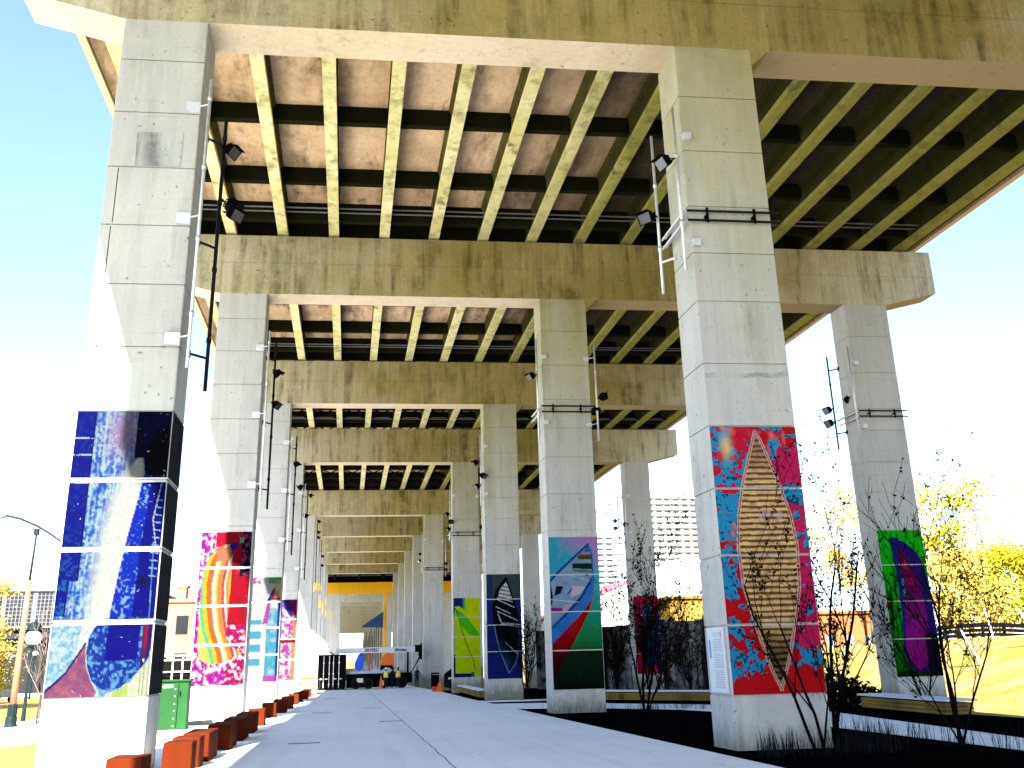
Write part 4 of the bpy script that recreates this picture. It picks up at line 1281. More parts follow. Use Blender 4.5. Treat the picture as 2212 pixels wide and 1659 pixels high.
sapling(10.4, 32.0, [(-.25, 0, 1, 3.4, .045), (-.05, 0, 1, 4.2, .05), (.12, 0, 1, 4.0, .045), (.35, 0, 1, 3.2, .035)], "leafy dark multi stemmed shrub tree in front of the crimson mural", 21, leaf=.05, leaves=.8, kids=5, spread=.38)
sapling(13.6, 33.2, [(0, 0, 1, 3.0, .04), (.1, 0, 1, 2.6, .03)], "slim dark sapling left of the red canoe column's foot", 23, leaf=.05, leaves=1.2)
sapling(8.9, 46.5, [(-.1, 0, 1, 3.2, .04), (.1, 0, 1, 3.4, .04), (.3, 0, 1, 2.4, .03), (-.35, 0, 1, 2.2, .03)], "bushy bare sapling between the navy canoe column and the teal boat column", 27, leaf=.04, leaves=.6, kids=5, spread=.4)
sapling(12.9, 47.0, [(-.1, 0, 1, 4.2, .05), (.15, 0, 1, 3.4, .04)], "tall thin sapling just right of the teal boat column", 29, leaf=.06, leaves=1.0)
sapling(16.3, 24.5, [(-.1, .1, 1, 2.2, .03), (.3, 0, 1, 2.0, .03)], "low sapling behind the bench at the green and purple mural column", 31, leaves=.3)

def shrubs():
    i = 0
    rnd = random.Random(5)
    labs = ["dark leafy shrub before the weathered wall, nearest the teal boat column", "dark leafy shrub before the weathered wall, left of the crimson mural", "dark leafy shrub at the foot of the crimson mural", "dark leafy shrub before the weathered wall, right of the crimson mural", "dark leafy shrub before the weathered wall, beside the red canoe column"]
    for x, y, h in ((14.8, 51, 2.6), (16.9, 52, 3.1), (18.3, 53, 2.4), (20.6, 54, 2.9), (21.9, 53, 2.8)):
        z = gz(x, y)
        t = thing("shrub", labs[i], "shrub", (x, y, z), "dark shrubs along the weathered wall"); i += 1
        b = MB(); tips = []
        for _ in range(7):
            grow(b, rnd, Vector((x + rnd.uniform(-.3, .3), y, z)), Vector((rnd.uniform(-.3, .3), rnd.uniform(-.2, .2), 1)).normalized(), h, .03, 2, tips, .35, 4, .12, 4)
        b.build("stem", m_bark, t)
        b = MB(); leafquads(b, [q + Vector((rnd.gauss(0, .12), rnd.gauss(0, .12), rnd.gauss(0, .12))) for q in tips for _ in range(2)], .07, rnd)
        b.build("foliage", m_leafd, t)
shrubs()

def tree(x, y, h, cr, label, seed, leafm, leaves=2600, size=.28, group="spring trees", bark=m_pbark, cz=.62, z=None, clumps=26, sq=.8, trunk=.22):
    rnd = random.Random(seed)
    z = gz(x, y) if z is None else z
    t = thing("tree", label, "tree", (x, y, z), group)
    b = MB(); tips = []
    grow(b, rnd, Vector((x, y, z - .1)), Vector((rnd.uniform(-.1, .1), rnd.uniform(-.1, .1), 1)).normalized(), h * .6, trunk, 3, tips, .6, 4, .12, 5)
    b.build("trunk", bark, t, smooth=True)
    b = MB()
    cs = []
    for _ in range(clumps):
        a = rnd.uniform(0, 2 * math.pi); rr = cr * math.sqrt(rnd.random()) * .9; hh = rnd.uniform(-1, 1)
        rr *= math.sqrt(max(.05, 1 - hh * hh * .8))
        cs.append((Vector((x + rr * math.cos(a), y + rr * math.sin(a), z + h * cz + hh * h * (1 - cz) * .95 * sq)), rnd.uniform(.3, .9) * cr * .32))
    P = []
    for _ in range(int(leaves * 3.2)):
        c, r = rnd.choice(cs)
        P.append(c + Vector((rnd.gauss(0, r), rnd.gauss(0, r), rnd.gauss(0, r * .7))))
    leafquads(b, P, size * .55, rnd)
    b.build("crown", leafm, t)
    return t
tree(50.5, 70, 14.0, 5.2, "tall loose yellow green tree right of the green and purple mural column", 41, m_leafy, 1500, .30, clumps=16, cz=.62)
tree(53.5, 88, 18.0, 5.5, "tall thin yellow tree seen between the red canoe column and the green mural column", 42, m_leafo, 1100, .30, clumps=15)
tree(47.5, 64, 7.2, 3.6, "round golden bush tree just right of the green and purple mural column", 43, m_leafo, 3600, .24, clumps=34, cz=.52)
tree(53.5, 65, 7.6, 3.8, "dense yellow green bush tree in the middle of the hill crest", 44, m_leafy, 4200, .24, clumps=34, cz=.52)
tree(59.5, 66, 8.6, 4.2, "dense golden tree at the right edge of the picture", 45, m_leafo, 4200, .25, clumps=34, cz=.52)
tree(56.0, 72, 10.0, 3.4, "small loose yellow tree under the red crane", 46, m_leafy, 900, .26, clumps=12)
tree(64.0, 70, 10.0, 4.2, "golden tree beyond the right edge of the hill", 47, m_leafy, 3000, .25, clumps=34, cz=.52)
tree(42.0, 92, 9.0, 3.4, "pale yellow tree beside the orange building", 48, m_leafo, 1500, .25)
tree(-20.9, 58, 7.6, 2.4, "golden tree at the left edge across the street", 51, m_leafo, 1700, .16, clumps=20, cz=.6)
tree(-22.5, 64, 5.6, 2.6, "low golden olive tree at the far left below the taller one", 52, m_leafy, 1700, .15, clumps=20, cz=.55)
tree(-13.2, 58, 5.4, 1.9, "pale golden tree between the blue and magenta mural columns", 53, m_leafo, 1200, .12, clumps=20, cz=.6, bark=m_twig)
sapling(-11.1, 37.3, [(-.06, 0, 1, 2.5, .035), (.05, 0, 1, 2.8, .03)], "bare pale street sapling beside the blue mural column", 61, leaves=0, bark=m_twig, group=None, kids=4, spread=.5)

# dark leaf mass added for the slope's shade, right of the red canoe column
def bank():
    rnd = random.Random(9)
    b = MB(); P = []
    for _ in range(5200):
        a = rnd.random(); x = 17.0 + a * 9 + rnd.uniform(-1, 1); y = 36 + a * 3.2 + rnd.uniform(-1.8, 1.8)
        P.append(Vector((x, y, gz(x, y) + rnd.random() * (1.5 * (1 - a) ** .6 + .15))))
    leafquads(b, P, .11, rnd)
    tag(b.build("shade_leaves", m_leafd), "dark leaf mass standing in for the shaded bank behind the red canoe column", None, None, 'stuff')
bank()
def blades():
    rnd = random.Random(12)
    b = MB()
    def tuft(x, y, n, h, sp):
        for _ in range(n):
            px, py = x + rnd.gauss(0, sp), y + rnd.gauss(0, sp)
            z = gz(px, py)
            hh = h * rnd.uniform(.4, 1.1); lx, ly = rnd.gauss(0, .14) * hh, rnd.gauss(0, .14) * hh
            w_ = .006
            b.add([(px - w_, py, z), (px + w_, py, z), (px + lx * .5 + w_ * .7, py + ly * .5, z + hh * .6), (px + lx, py + ly, z + hh), (px + lx * .5 - w_ * .7, py + ly * .5, z + hh * .6)], [(0, 1, 2, 3, 4)])
    for x, y in ((10.9, 15.6), (11.0, 14.5), (10.6, 17.6), (10.8, 16.6), (11.05, 13.5), (11.0, 18.9), (10.7, 19.8)):
        tuft(x, y, 26, .55, .18)
    for i in range(26):
        tuft(7.0 + rnd.random() * 2.6, 14.9 + rnd.random() * .9, 10, .45, .12)
    for i in range(34):
        tuft(7.0 + rnd.random() * 6, 30.5 + rnd.random() * 3.0 - .2, 6, .4, .2)
    for i in range(20):
        tuft(9 + rnd.random() * 5, 42.5 + rnd.random() * 1.0, 6, .5, .2)
    tag(b.build("grass", m_blade), "dry ornamental grass tufts in the planting beds", None, None, 'stuff')
blades()

# ------------------------------------------------------------------ weathered wall, right middle distance
t = thing("wall", "weathered dark wall of tall panels behind the crimson mural column", "wall", (22, 66, -.7))
x = 13.5; i = 0
rnd = random.Random(33)
while x < 33:
    wdt = rnd.uniform(1.0, 1.9)
    top = 3.45 + .05 * (x - 17) + rnd.uniform(-.06, .06) + (.25 if 20.4 < x < 23.6 else 0)
    b = MB(); b.box((x, 66 + rnd.uniform(0, .08), -1.6), (x + wdt - .03, 66.28, top)); b.build("panel", m_hoardm, t)
    x += wdt
# hill-top fence, stakes
t = thing("fence", "low black rail fence along the crest of the bright hill", "fence", (42, 60, 1.8))
b = MB(); rl = MB()
px = None
for i in range(20):
    x = 40 + i * 1.35; y = 60 + .8 * math.sin(i * .7)
    z = gz(x, y)
    MB().box((x - .07, y - .07, z - .1), (x + .07, y + .07, z + 1.05)).build("post", m_black, t)
    if px:
        for h, th in ((1.0, .30), (.62, .24), (.30, .22)):
            rl.hexa([(px[0], px[1] - .03, px[2] + h - th), (x, y - .03, z + h - th), (x, y + .03, z + h - th), (px[0], px[1] + .03, px[2] + h - th),
                     (px[0], px[1] - .03, px[2] + h), (x, y - .03, z + h), (x, y + .03, z + h), (px[0], px[1] + .03, px[2] + h)])
    px = (x, y, z)
rl.build("rail", m_black, t)
for i, (x, y, dx) in enumerate(((37.2, 50, -.5), (39.8, 48, -.55), (43.8, 52, -.4), (42.9, 56, -.15))):
    z = gz(x, y)
    b = MB(); b.tube((x, y, z), (x + dx * 2, y, z + 2.0), .06, .05, 8)
    tag(b.build("tree_stake", m_fwhite), ["white leaning stake on the hill, nearest the green and purple mural column", "white leaning stake, second from the left on the hill", "white leaning stake furthest right on the hill", "white upright stake among the trees on the hill crest"][i], "stake", "white stakes on the hill")

# ------------------------------------------------------------------ background buildings, right
m_slabg = plain("slab_grey", (.085, .105, .125), .9)
def tower(name, label, x0, x1, y0, y1, z1, fl, bay, mat=m_fwhite, rail=m_fwhite, group="white apartment towers behind the hill"):
    t = thing(name, label, "building", (x0, y0, -4), group)
    b = MB(); b.box((x0, y0, -6), (x1, y1, z1)); b.build("wall", mat, t)
    n = int((z1 - 2) / fl)
    sl = []; wn = []; bl = []
    for i in range(n):
        z = z1 - 1.2 - (i + 1) * fl
        sl.append(((x0 - .2, y0 - 1.6, z - .22), (x1 + .1, y0 - .003, z)))
        x = x0 + 1.0
        while x < x1 - bay:
            wn.append(((x, y0 - .06, z + .5), (x + bay * .62, y0 - .002, z + fl - .5)))
            x += bay
        x = x0 + 2
        while x < x1 - bay * 1.8:
            bl.append(((x, y0 - 1.55, z + .002), (x + bay * 1.1, y0 - 1.45, z + 1.0)))
            x += bay * 2.0
    parts("balcony_slab", sl, m_slabg, t)
    parts("window", wn, m_winb, t, 100, lambda q: q[0][0])
    parts("balcony_rail", bl, rail, t, 100, lambda q: q[0][0])
    b = MB(); b.box((x0 + 3, y0 + 4, z1), (x1 - 6, y1 - 4, z1 + 4)); b.build("roof_plant", mat, t)
tower("apartment_tower", "large white slab tower with ruled balconies left of the red canoe column", 146, 200, 430, 450, 80.7, 3.0, 4.6)
tower("apartment_tower", "smaller white tower with blue balconies beside the teal boat column", 128, 149, 480, 500, 67.5, 3.0, 5.0, rail=plain("blue_balcony", (.2, .35, .6), .4))
def shed(label, x0, x1, y, z0, zl, zr, mat, name="building"):
    t = thing(name, label, "building", ((x0 + x1) / 2, y, z0))
    b = MB(); b.prism([(x0, z0), (x1, z0), (x1, zr), (x0, zl)], 0, 12, lambda a, c, d: (a, y + d, c)); b.build("wall", mat, t)
    b = MB(); b.prism([(x0 - .3, zl + .02), (x1 + .3, zr + .02), (x1 + .3, zr + .3), (x0 - .3, zl + .3)], -.3, 12.3, lambda a, c, d: (a, y + d, c)); b.build("roof", m_crane if mat is m_mint else mat, t)
    b = []
    n = max(2, int((x1 - x0) / 2.2))
    for i in range(n):
        xx = x0 + (i + .3) * (x1 - x0) / n
        b.append(((xx, y - .04, max(z0 + 1.2, zl * .3)), (xx + .9, y - .002, max(z0 + 1.2, zl * .3) + 1.3)))
    parts("window", b, m_winb, t)
shed("pale mint building with a sloping red edged roof beside the teal boat column", 26, 37.2, 120, -2, 6.0, 10.9, m_mint)
shed("pale flat building in front of the white slab tower", 52, 66, 160, -2, 16.5, 18.5, m_fwhite)
shed("yellow building over the weathered wall, left of the red canoe column", 33.2, 41, 92, -1, 6.9, 6.9, plain("pale_yellow_render", (.12, .075, .018), .9, spec=0))
shed("low orange brick building right of the red canoe column", 46.5, 57.5, 90, 0, 5.0, 5.0, plain("salmon_brick", (.16, .06, .025), .9, spec=0))
# red crane jib
t = thing("tower_crane", "slim red lattice crane jib rising over the golden trees", "crane", (119, 150, 0))
b = MB()
p0, p1 = Vector((119.6, 150, 0)), Vector((115.6, 150, 26.0))
dv = (p1 - p0)
for o_ in ((-.35, 0), (.35, 0), (0, .6)):
    b.tube(p0 + Vector((o_[0], o_[1], 0)), p1 + Vector((o_[0], o_[1], 0)), .09, n=5)
n = 26
for i in range(n):
    a, c = p0 + dv * i / n, p0 + dv * (i + 1) / n
    b.tube(a + Vector((-.35, 0, 0)), c + Vector((.35, 0, 0)), .05, n=4); b.tube(a + Vector((.35, 0, 0)), c + Vector((0, .6, 0)), .05, n=4)
b.build("jib", m_crane, t)
b = MB(); b.cbox(p1 + Vector((0, .2, .3)), (1.3, 1.0, 1.0)); b.build("head", m_crane, t)

# ------------------------------------------------------------------ left side: street, buildings, lamps
t = thing("building", "white office block with a grid of dark windows over a black base, far left", "building", (-40, 120, 0))
b = MB(); b.box((-62, 120, 6.2), (-24, 140, 10.6)); b.build("wall", plain("grey_white_cladding", (.07, .075, .08), .9, spec=0), t)
b = MB(); b.prism([(-62, 10.602), (-24, 10.602), (-24, 11.5), (-33, 11.9), (-45, 11.7), (-62, 10.9)], -.4, 20, lambda a, c, d: (a, 120 + d, c)); b.build("roof", m_fwhite, t)
b = []
for r_ in range(9):
    for c_ in range(86):
        if c_ % 8 == 7: continue
        x = -61.6 + c_ * .435; z = 6.5 + r_ * .45
        b.append(((x, 119.93, z), (x + .30, 119.998, z + .33)))
parts("window", b, m_win, t, 100, lambda q: abs(q[0][0] + 37))
b = MB(); b.box((-62, 121, -3), (-24, 140, 6.198)); b.build("base", m_dark, t)
b = MB(); b.box((-62.2, 119.4, 5.0), (-23.8, 120.9, 5.6)); b.build("canopy", plain("grey_canopy", (.014, .016, .02), .9, spec=0), t)
b = []
for i in range(12):
    x = -60 + i * 3.1
    b.append(((x, 120.9, 2.6 if i % 2 else 1.9), (x + 1.3, 120.998, 4.2)))
parts("shop_window", b, plain("shop_glass", (.010, .012, .016), .6, spec=0), t)
for i in range(8):
    x = -60 + i * 4.7
    b = MB(); b.box((x, 120.2, -2.2), (x + .5, 120.998, 5.0)); b.build("pillar", m_dark, t)
b = MB(); b.box((-52, 120.85, -1.2), (-33, 120.998, .9)); b.build("shopfront", plain("pale_shopfront", (.012, .012, .014), .9, spec=0), t)
t = thing("building", "orange brick house with a chimney between the blue and magenta mural columns", "building", (-17, 75, 0))
b = MB(); b.box((-19.5, 75, -2), (-10.5, 88, 6.2)); b.build("wall", m_brick, t)
b = MB(); b.box((-19.7, 74.8, 6.202), (-10.3, 88.2, 6.45)); b.build("roof", m_brick, t)
b = MB(); b.box((-13.4, 76, 6.452), (-12.7, 77, 7.4)); b.box((-13.5, 75.9, 7.4), (-12.6, 77.1, 7.6)); b.build("chimney", m_brick, t)
b = []
for i in range(3):
    for z in (1.0, 3.8):
        b.append(((-18.5 + i * 2.7, 74.94, z), (-17.6 + i * 2.7, 74.998, z + 1.4)))
parts("window", b, m_win, t)

# tall lamp pole with long curved arm
t = thing("street_pole", "tall streaked street pole with green fluted base and long curved arm", "street pole", (-11.42, 35.6, -.4))
g = gz(-11.4, 35.6)
b = MB(); b.path([(-11.42, 35.6, g + .6), (-11.42, 35.6, 2.6), (-11.41, 35.6, 4.6)], [.115, .10, .085], 12); b.build("pole", m_pole, t, smooth=True)
b = MB(); b.path([(-11.41, 35.6, 4.6), (-11.38, 35.6, 6.3)], [.045, .035], 8); b.build("pole_top", m_pipedark, t, smooth=True)
b = MB(); b.lathe([(.22, 0), (.22, .06), (.19, .12), (.18, .32), (.16, .36), (.14, .38), (.14, .68), (.16, .70), (.15, .74), (.125, .76)], (-11.42, 35.6, g), 16)
for j in range(12):
    a = 2 * math.pi * j / 12
    b.tube((-11.42 + .142 * math.cos(a), 35.6 + .142 * math.sin(a), g + .40), (-11.42 + .142 * math.cos(a), 35.6 + .142 * math.sin(a), g + .66), .018, n=5)
b.build("base", m_dkgreen, t)
b = MB()
arc = [(-13.3, 35.6, 6.80), (-12.56, 35.6, 6.88), (-12.50, 35.6, 6.96), (-12.0, 35.6, 6.84), (-11.4, 35.6, 6.58), (-10.9, 35.6, 6.28), (-10.4, 35.6, 5.92), (-9.8, 35.6, 5.4), (-9.2, 35.6, 4.8), (-8.7, 35.6, 4.2)]
b.path(arc, [.02, .03, .045, .045, .045, .04, .035, .03, .025, .02], 6); b.build("arm", m_pipedark, t, smooth=True)
b = MB(); b.cbox((-11.39, 35.6, 6.36), (.16, .16, .22)); b.tube((-11.35, 35.6, 4.3), (-10.98, 35.6, 6.2), .012, n=4); b.tube((-11.35, 35.6, 4.2), (-9.4, 35.6, 5.0), .010, n=4); b.build("clamp", m_pipedark, t)
# globe lamp
t = thing("street_lamp", "street lamp with round opal globe under a dark cap, beside the streaked pole", "street lamp", (-12.4, 40, -.45))
b = MB(); b.path([(-12.4, 40, -.5), (-12.4, 40, .3), (-12.4, 40, 2.35)], [.09, .06, .05], 10); b.build("pole", m_dkgreen, t)
b = MB(); b.sphere((-12.4, 40, 2.72), .30, 20, 12); b.build("globe", m_glob, t, smooth=True)
b = MB(); b.lathe([(.10, 3.0), (.28, 3.04), (.27, 3.16), (.20, 3.27), (.10, 3.33), (.03, 3.36)], (-12.4, 40, 0), 16); b.build("cap", m_dkgreen, t)
b = MB(); b.lathe([(.08, 2.33), (.16, 2.38), (.18, 2.46), (.14, 2.47)], (-12.4, 40, 0), 12); b.build("collar", m_dkgreen, t)
# small far lamps across the street
for i, (x, y) in enumerate(((-27.0, 88), (-31.5, 96))):
    t = thing("street_lamp", ["small far street lamp against the black shopfront, right of the streaked pole", "small far street lamp against the black shopfront, left of the streaked pole"][i], "street lamp", (x, y, -1), "far street lamps")
    b = MB(); b.path([(x, y, -1.1), (x, y, 2.6)], [.10, .05], 8); b.build("pole", m_dkgreen, t)
    b = MB(); b.lathe([(.05, 2.6), (.35, 2.72), (.30, 2.86), (.08, 3.0)], (x, y, 0), 12); b.build("lamp_head", m_pipe, t)

# parked car, far left
def car(x, y, rz, mat, label):
    z = gz(x, y)
    t = thing("parked_car", label, "car", (x, y, z), None, rz)
    b = MB()
    sec = [(-2.1, .35), (2.1, .35), (2.15, .75), (1.3, .9), (.7, 1.4), (-1.1, 1.42), (-1.9, .95), (-2.15, .85)]
    b.prism(sec, -.85, .85, lambda a, c, d: (a, d, c)); b.build("body", mat, t, local=True)
    b = MB(); b.prism([(1.12, .93), (.66, 1.34), (-1.05, 1.36), (-1.65, .95)], -.858, .858, lambda a, c, d: (a, d, c)); b.build("window", m_win, t, local=True)
    for a in (-1.35, 1.35):
        for s_ in (-.86, .66):
            b = MB(); b.tube((a, s_, .33), (a, s_ + .2, .33), .33, n=16); w_ = b.build("wheel", m_tyre, t, local=True)
            b = MB(); b.tube((a, s_ - .01, .33), (a, s_ + .21, .33), .18, n=12); b.build("rim", m_pipe, w_, local=True)
    return t
car(-25.5, 75, R(90), plain("teal_car_paint", (.02, .10, .14), .3, .3), "dark teal car parked across the street at the left edge")

# green cabinet
t = thing("utility_cabinet", "green metal utility cabinet between the blue and magenta mural columns", "utility cabinet", (-5.2, 30.5, -.33))
b = MB(); b.bevbox((-6.3, 29.9, -.34), (-4.70, 30.35, 1.06), .02); b.build("body", m_green, t)
b = MB(); b.bevbox((-6.36, 29.84, 1.06), (-4.65, 30.42, 1.12), .015); b.build("lid", m_green, t)
b = MB(); b.box((-5.0, 29.885, -.26), (-4.985, 29.899, 1.0)); b.cbox((-4.93, 29.88, .72), (.03, .03, .14)); b.build("door_seam", m_black, t)
b = MB(); b.cbox((-5.3, 29.89, .93), (.28, .012, .07)); b.build("label_plate", m_fwhite, t)
b = MB()
for i in range(6): b.sphere((-5.08, 29.89, -.2 + i * .21), .014, 6, 4)
b.build("bolt", m_fwhite, t)
# white framed fence with dark screen behind the cabinet
t = thing("fence", "white barred steel fence behind the green cabinet", "fence", (-9, 48, -.5))
b = MB()
for z in (.55, 1.2, 1.75, 1.95): b.box((-13, 47.97, z), (-5.6, 48.03, z + .05))
b.build("rail", m_fwhite, t)
for i in range(17):
    x = -13 + i * .46
    b = MB(); b.box((x, 47.95, -.55), (x + .05, 48.05, 2.03)); b.build("post", m_fwhite, t)
t = thing("hedge", "black clipped hedge behind the white barred fence", "hedge", (-9, 50, -.5))
b = MB(); rnd = random.Random(4)
b.bevbox((-14, 49.2, -.6), (-5.5, 50.4, 1.85), .15); b.build("mass", m_bark, t)
b = MB(); leafquads(b, [(rnd.uniform(-14, -5.5), rnd.uniform(49.1, 50.4), rnd.uniform(-.4, 1.98)) for _ in range(2500)], .07, rnd); b.build("foliage", m_leafd, t)
# yellow steel barriers
for i, (x, y) in enumerate(((-3.15, 66), (-3.9, 76))):
    g = gz(x, y)
    t = thing("crowd_barrier", ["yellow steel crowd barrier at the end of the row of seat blocks", "farther yellow steel barrier beside the black container"][i], "barrier", (x, y, g), "yellow barriers")
    b = MB(); b.path([(x, y, g + .15), (x, y, g + 1.08), (x + .06, y, g + 1.12), (x + 1.3, y, g + 1.12), (x + 1.36, y, g + 1.08), (x + 1.36, y, g + .15), (x, y, g + .15)], .035, 6); b.build("frame", m_ybar, t)
    b = MB()
    for j in range(9): b.tube((x + .14 + j * .135, y, g + .15), (x + .14 + j * .135, y, g + 1.12), .014, n=5)
    b.build("bars", m_ybar, t)
    for q in (.2, 1.16):
        b = MB(); b.tube((x + q, y - .3, g + .03), (x + q, y + .3, g + .03), .03, n=6); b.tube((x + q, y, g + .03), (x + q, y, g + .16), .03, n=6); b.build("foot", m_ybar, t)

# ------------------------------------------------------------------ centre: container, boom truck, people
gc = gz(0, 84)
t = thing("shipping_container", "black shipping container with white lock bars, left of the boom truck", "container", (-1.2, 85, gc))
b = MB(); b.box((-2.45, 84.0, gc + .12), (-.08, 90, gc + 3.0)); b.build("body", m_black, t)
b = MB()
for i in range(26):
    y = 84.2 + i * .22
    b.box((-2.49, y, gc + .2), (-2.452, y + .11, gc + 2.9)); b.box((-.078, y, gc + .2), (-.04, y + .11, gc + 2.9))
b.build("corrugation", m_black, t)
for x in (-1.98, -1.50, -1.14, -.66):
    b = MB(); b.tube((x, 83.93, gc + .22), (x, 83.93, gc + 2.88), .026, n=6)
    for z in (.5, 1.4, 2.3): b.cbox((x, 83.95, gc + z), (.12, .06, .07))
    b.build("lock_bar", m_bar, t)
b = MB()
for x in (-2.2, -1.75, -1.0, -.52): b.cbox((x, 83.94, gc + .95), (.30, .04, .04)); b.cbox((x, 83.93, gc + .95), (.07, .05, .10))
b.build("handle", m_bar, t)
b = MB(); b.box((-2.45, 83.96, gc + .12), (-.08, 83.999, gc + 3.0)); b.build("door", m_black, t)
b = MB()
for x in (-2.3, -.25):
    for y in (84.2, 89.6): b.box((x - .12, y - .1, gc), (x + .12, y + .1, gc + .12))
b.build("foot", m_black, t)
# boom truck, seen from the side
t = thing("boom_truck", "dark flatbed boom truck with a long white boom laid over it", "truck", (2.8, 85, gc))
b = MB(); b.box((-.02, 84.6, gc + .75), (5.8, 86.9, gc + 1.30)); b.box((.0, 84.95, gc + .12), (5.3, 86.55, gc + .748)); b.build("bed", m_black, t)
b = MB(); b.prism([(5.82, .45), (7.3, .45), (7.3, 1.3), (7.05, 2.0), (5.82, 2.0)], 84.9, 87.0, lambda a, c, d: (a, d, gc + c)) if False else b.box((5.35, 84.7, gc + .45), (5.82, 86.8, gc + 1.28)); b.build("tool_box", m_black, t)
for x in (.85, 1.95, 3.2, 4.9):
    b = MB(); b.tube((x, 84.55, gc + .48), (x, 84.9, gc + .48), .48, n=20); b.tube((x, 86.6, gc + .48), (x, 86.95, gc + .48), .48, n=20); w_ = b.build("wheel", m_tyre, t)
    b = MB(); b.tube((x, 84.52, gc + .48), (x, 84.6, gc + .48), .22, n=14); b.build("rim", m_pipe if x in (3.2,) else m_black, w_)
b = MB(); b.cbox((1.2, 84.56, gc + .75), (.55, .06, .35)); b.build("side_locker", m_pipe, t)
# boom
zb = 2.16; zt = 2.62
b = MB(); b.box((-1.0, 84.9, zb), (6.1, 85.35, zt)); bm_ = b.build("boom", m_boom, t)
b = MB(); b.box((-1.7, 84.98, zb + .08), (-1.002, 85.27, zt - .08)); b.build("boom_tip", m_bar, bm_)
put_text("30102C", .40, (1.55, 84.885, zb + .10), m_black, bm_, "lettering", bold=.012)
put_text("Manitex", .34, (4.22, 84.885, zb + .12), plain("navy_lettering", (.01, .03, .12), .5), bm_, "lettering", .35, .010)
b = MB(); b.box((4.22, 84.885, zb + .06), (5.3, 84.893, zb + .085)); b.build("underline", plain("navy_line", (.02, .05, .2), .5), bm_)
b = MB(); b.cbox((6.35, 85.1, 2.45), (.55, .6, .62)); b.cbox((6.55, 85.1, 2.05), (.28, .5, .55)); b.tube((6.62, 84.8, 1.5), (6.62, 84.8, 2.9), .09, n=8); b.build("boom_pivot", m_black, t)
b = MB(); b.tube((6.62, 84.8, 1.9), (6.15, 84.7, 1.1), .10, .06, 8); b.tube((6.15, 84.7, 1.1), (5.75, 84.7, .42), .05, n=6); b.build("support_leg", m_black, t)
b = MB(); b.box((5.36, 84.85, gc + 1.28), (5.52, 85.1, zb)); b.build("boom_rest", m_black, t)
b = MB(); b.path([(-1.6, 85.1, zt), (-1.85, 85.1, zt + .2), (-2.0, 85.1, zt - .1), (-1.8, 85.1, zt - .3)], .04, 6); b.tube((-1.5, 85.0, 2.3), (-1.1, 85.0, 2.05), .05, n=6); b.build("hook_block", m_black, t)
b = MB(); b.tube((0, 84.7, 1.65), (1.4, 84.7, 2.12), .03, n=5); b.tube((0, 84.7, 1.55), (1.4, 84.7, 2.0), .02, n=5); b.build("cable", m_black, t)
# tarpaulin load on the bed
b = MB(); rnd = random.Random(2)
nx = 26
vs = []; fs = []
for j in range(5):
    for i in range(nx):
        x = .05 + i * .18; y = 84.75 + j * .5
        vs.append((x, y, gc + 1.31 + (.10 + .28 * abs(math.sin(i * .55)) * (1 if 0 < j < 4 else .15) + rnd.uniform(0, .12)) * (1 if 0 < i < nx - 1 else .1)))
for j in range(4):
    for i in range(nx - 1): fs.append((j * nx + i, j * nx + i + 1, (j + 1) * nx + i + 1, (j + 1) * nx + i))
n0 = len(vs)
vs += [(x, y, gc + 1.302) for x, y, z in vs[:n0]]
fs += [tuple(q + n0 for q in reversed(f)) for f in fs]
for i in range(nx - 1): fs.append((i, i + 1, n0 + i + 1, n0 + i))
b.add(vs, fs)
tag(b.build("tarpaulin", m_tarp), "crumpled pale tarpaulin load on the bed of the boom truck", "tarpaulin")

# things beyond the truck
b = MB(); b.prism([(.9, gc + .3), (1.95, gc + .3), (1.95, 2.6), (1.75, 2.55), (1.45, 2.3), (1.15, 1.8), (.95, 1.3)], 0, .5, lambda a, c, d: (a, 112 + d, c))
tag(b.build("banner", m_blue), "blue curved banner standing beyond the boom truck", "banner")
b = MB(); b.box((2.55, 112, gz(2.5, 112)), (2.75, 112.2, 2.3)); b.cbox((2.65, 112.1, 2.3), (.34, .3, .2))
tag(b.build("banner", m_red), "narrow red flag banner beyond the boom truck", "banner")
t = thing("trailer", "orange trailer beyond the boom truck, left of the yellow column", "trailer", (5.0, 112, gz(5, 112)))
b = MB(); b.prism([(3.9, .9), (5.5, .9), (5.5, 2.3), (4.7, 2.3), (4.2, 1.9)], 0, 2, lambda a, c, d: (a, 112 + d, c)); b.build("body", m_orangeb, t)
b = MB(); b.box((4.0, 112.1, gz(5, 112)), (5.4, 113.8, .898)); b.build("chassis", m_black, t)
t = thing("shade_sail", "dark blue sail hung high at the end of the viaduct, left of the yellow column", "shade sail", (5, 158, 10))
b = MB(); b.add([(2.2, 158, 6.9), (5.9, 158, 9.4), (5.9, 158.4, 6.8), (5.9, 161, 9.2), (2.2, 158.05, 6.85), (5.9, 158.05, 9.35), (5.9, 158.45, 6.75)], [(0, 1, 2), (0, 3, 1), (1, 3, 2), (4, 6, 5)]); b.build("cloth", m_navy, t)

# rubbish bin, right
t = thing("litter_bin", "black litter bin at the foot of the tall plain column", "litter bin", (7.8, 82.6, gz(7.8, 82)))
g = gz(7.8, 82.6)
b = MB(); b.bevbox((7.35, 82.2, g), (8.0, 82.85, g + 1.2), .02); b.build("body", m_black, t)
b = MB(); b.box((7.32, 82.17, g + 1.205), (8.03, 82.88, g + 1.25)); b.build("lid", m_black, t)
b = MB(); b.cbox((7.55, 82.19, g + 1.09), (.16, .02, .05)); b.cbox((7.82, 82.19, g + 1.09), (.16, .02, .05)); b.build("slot", m_bar, t)
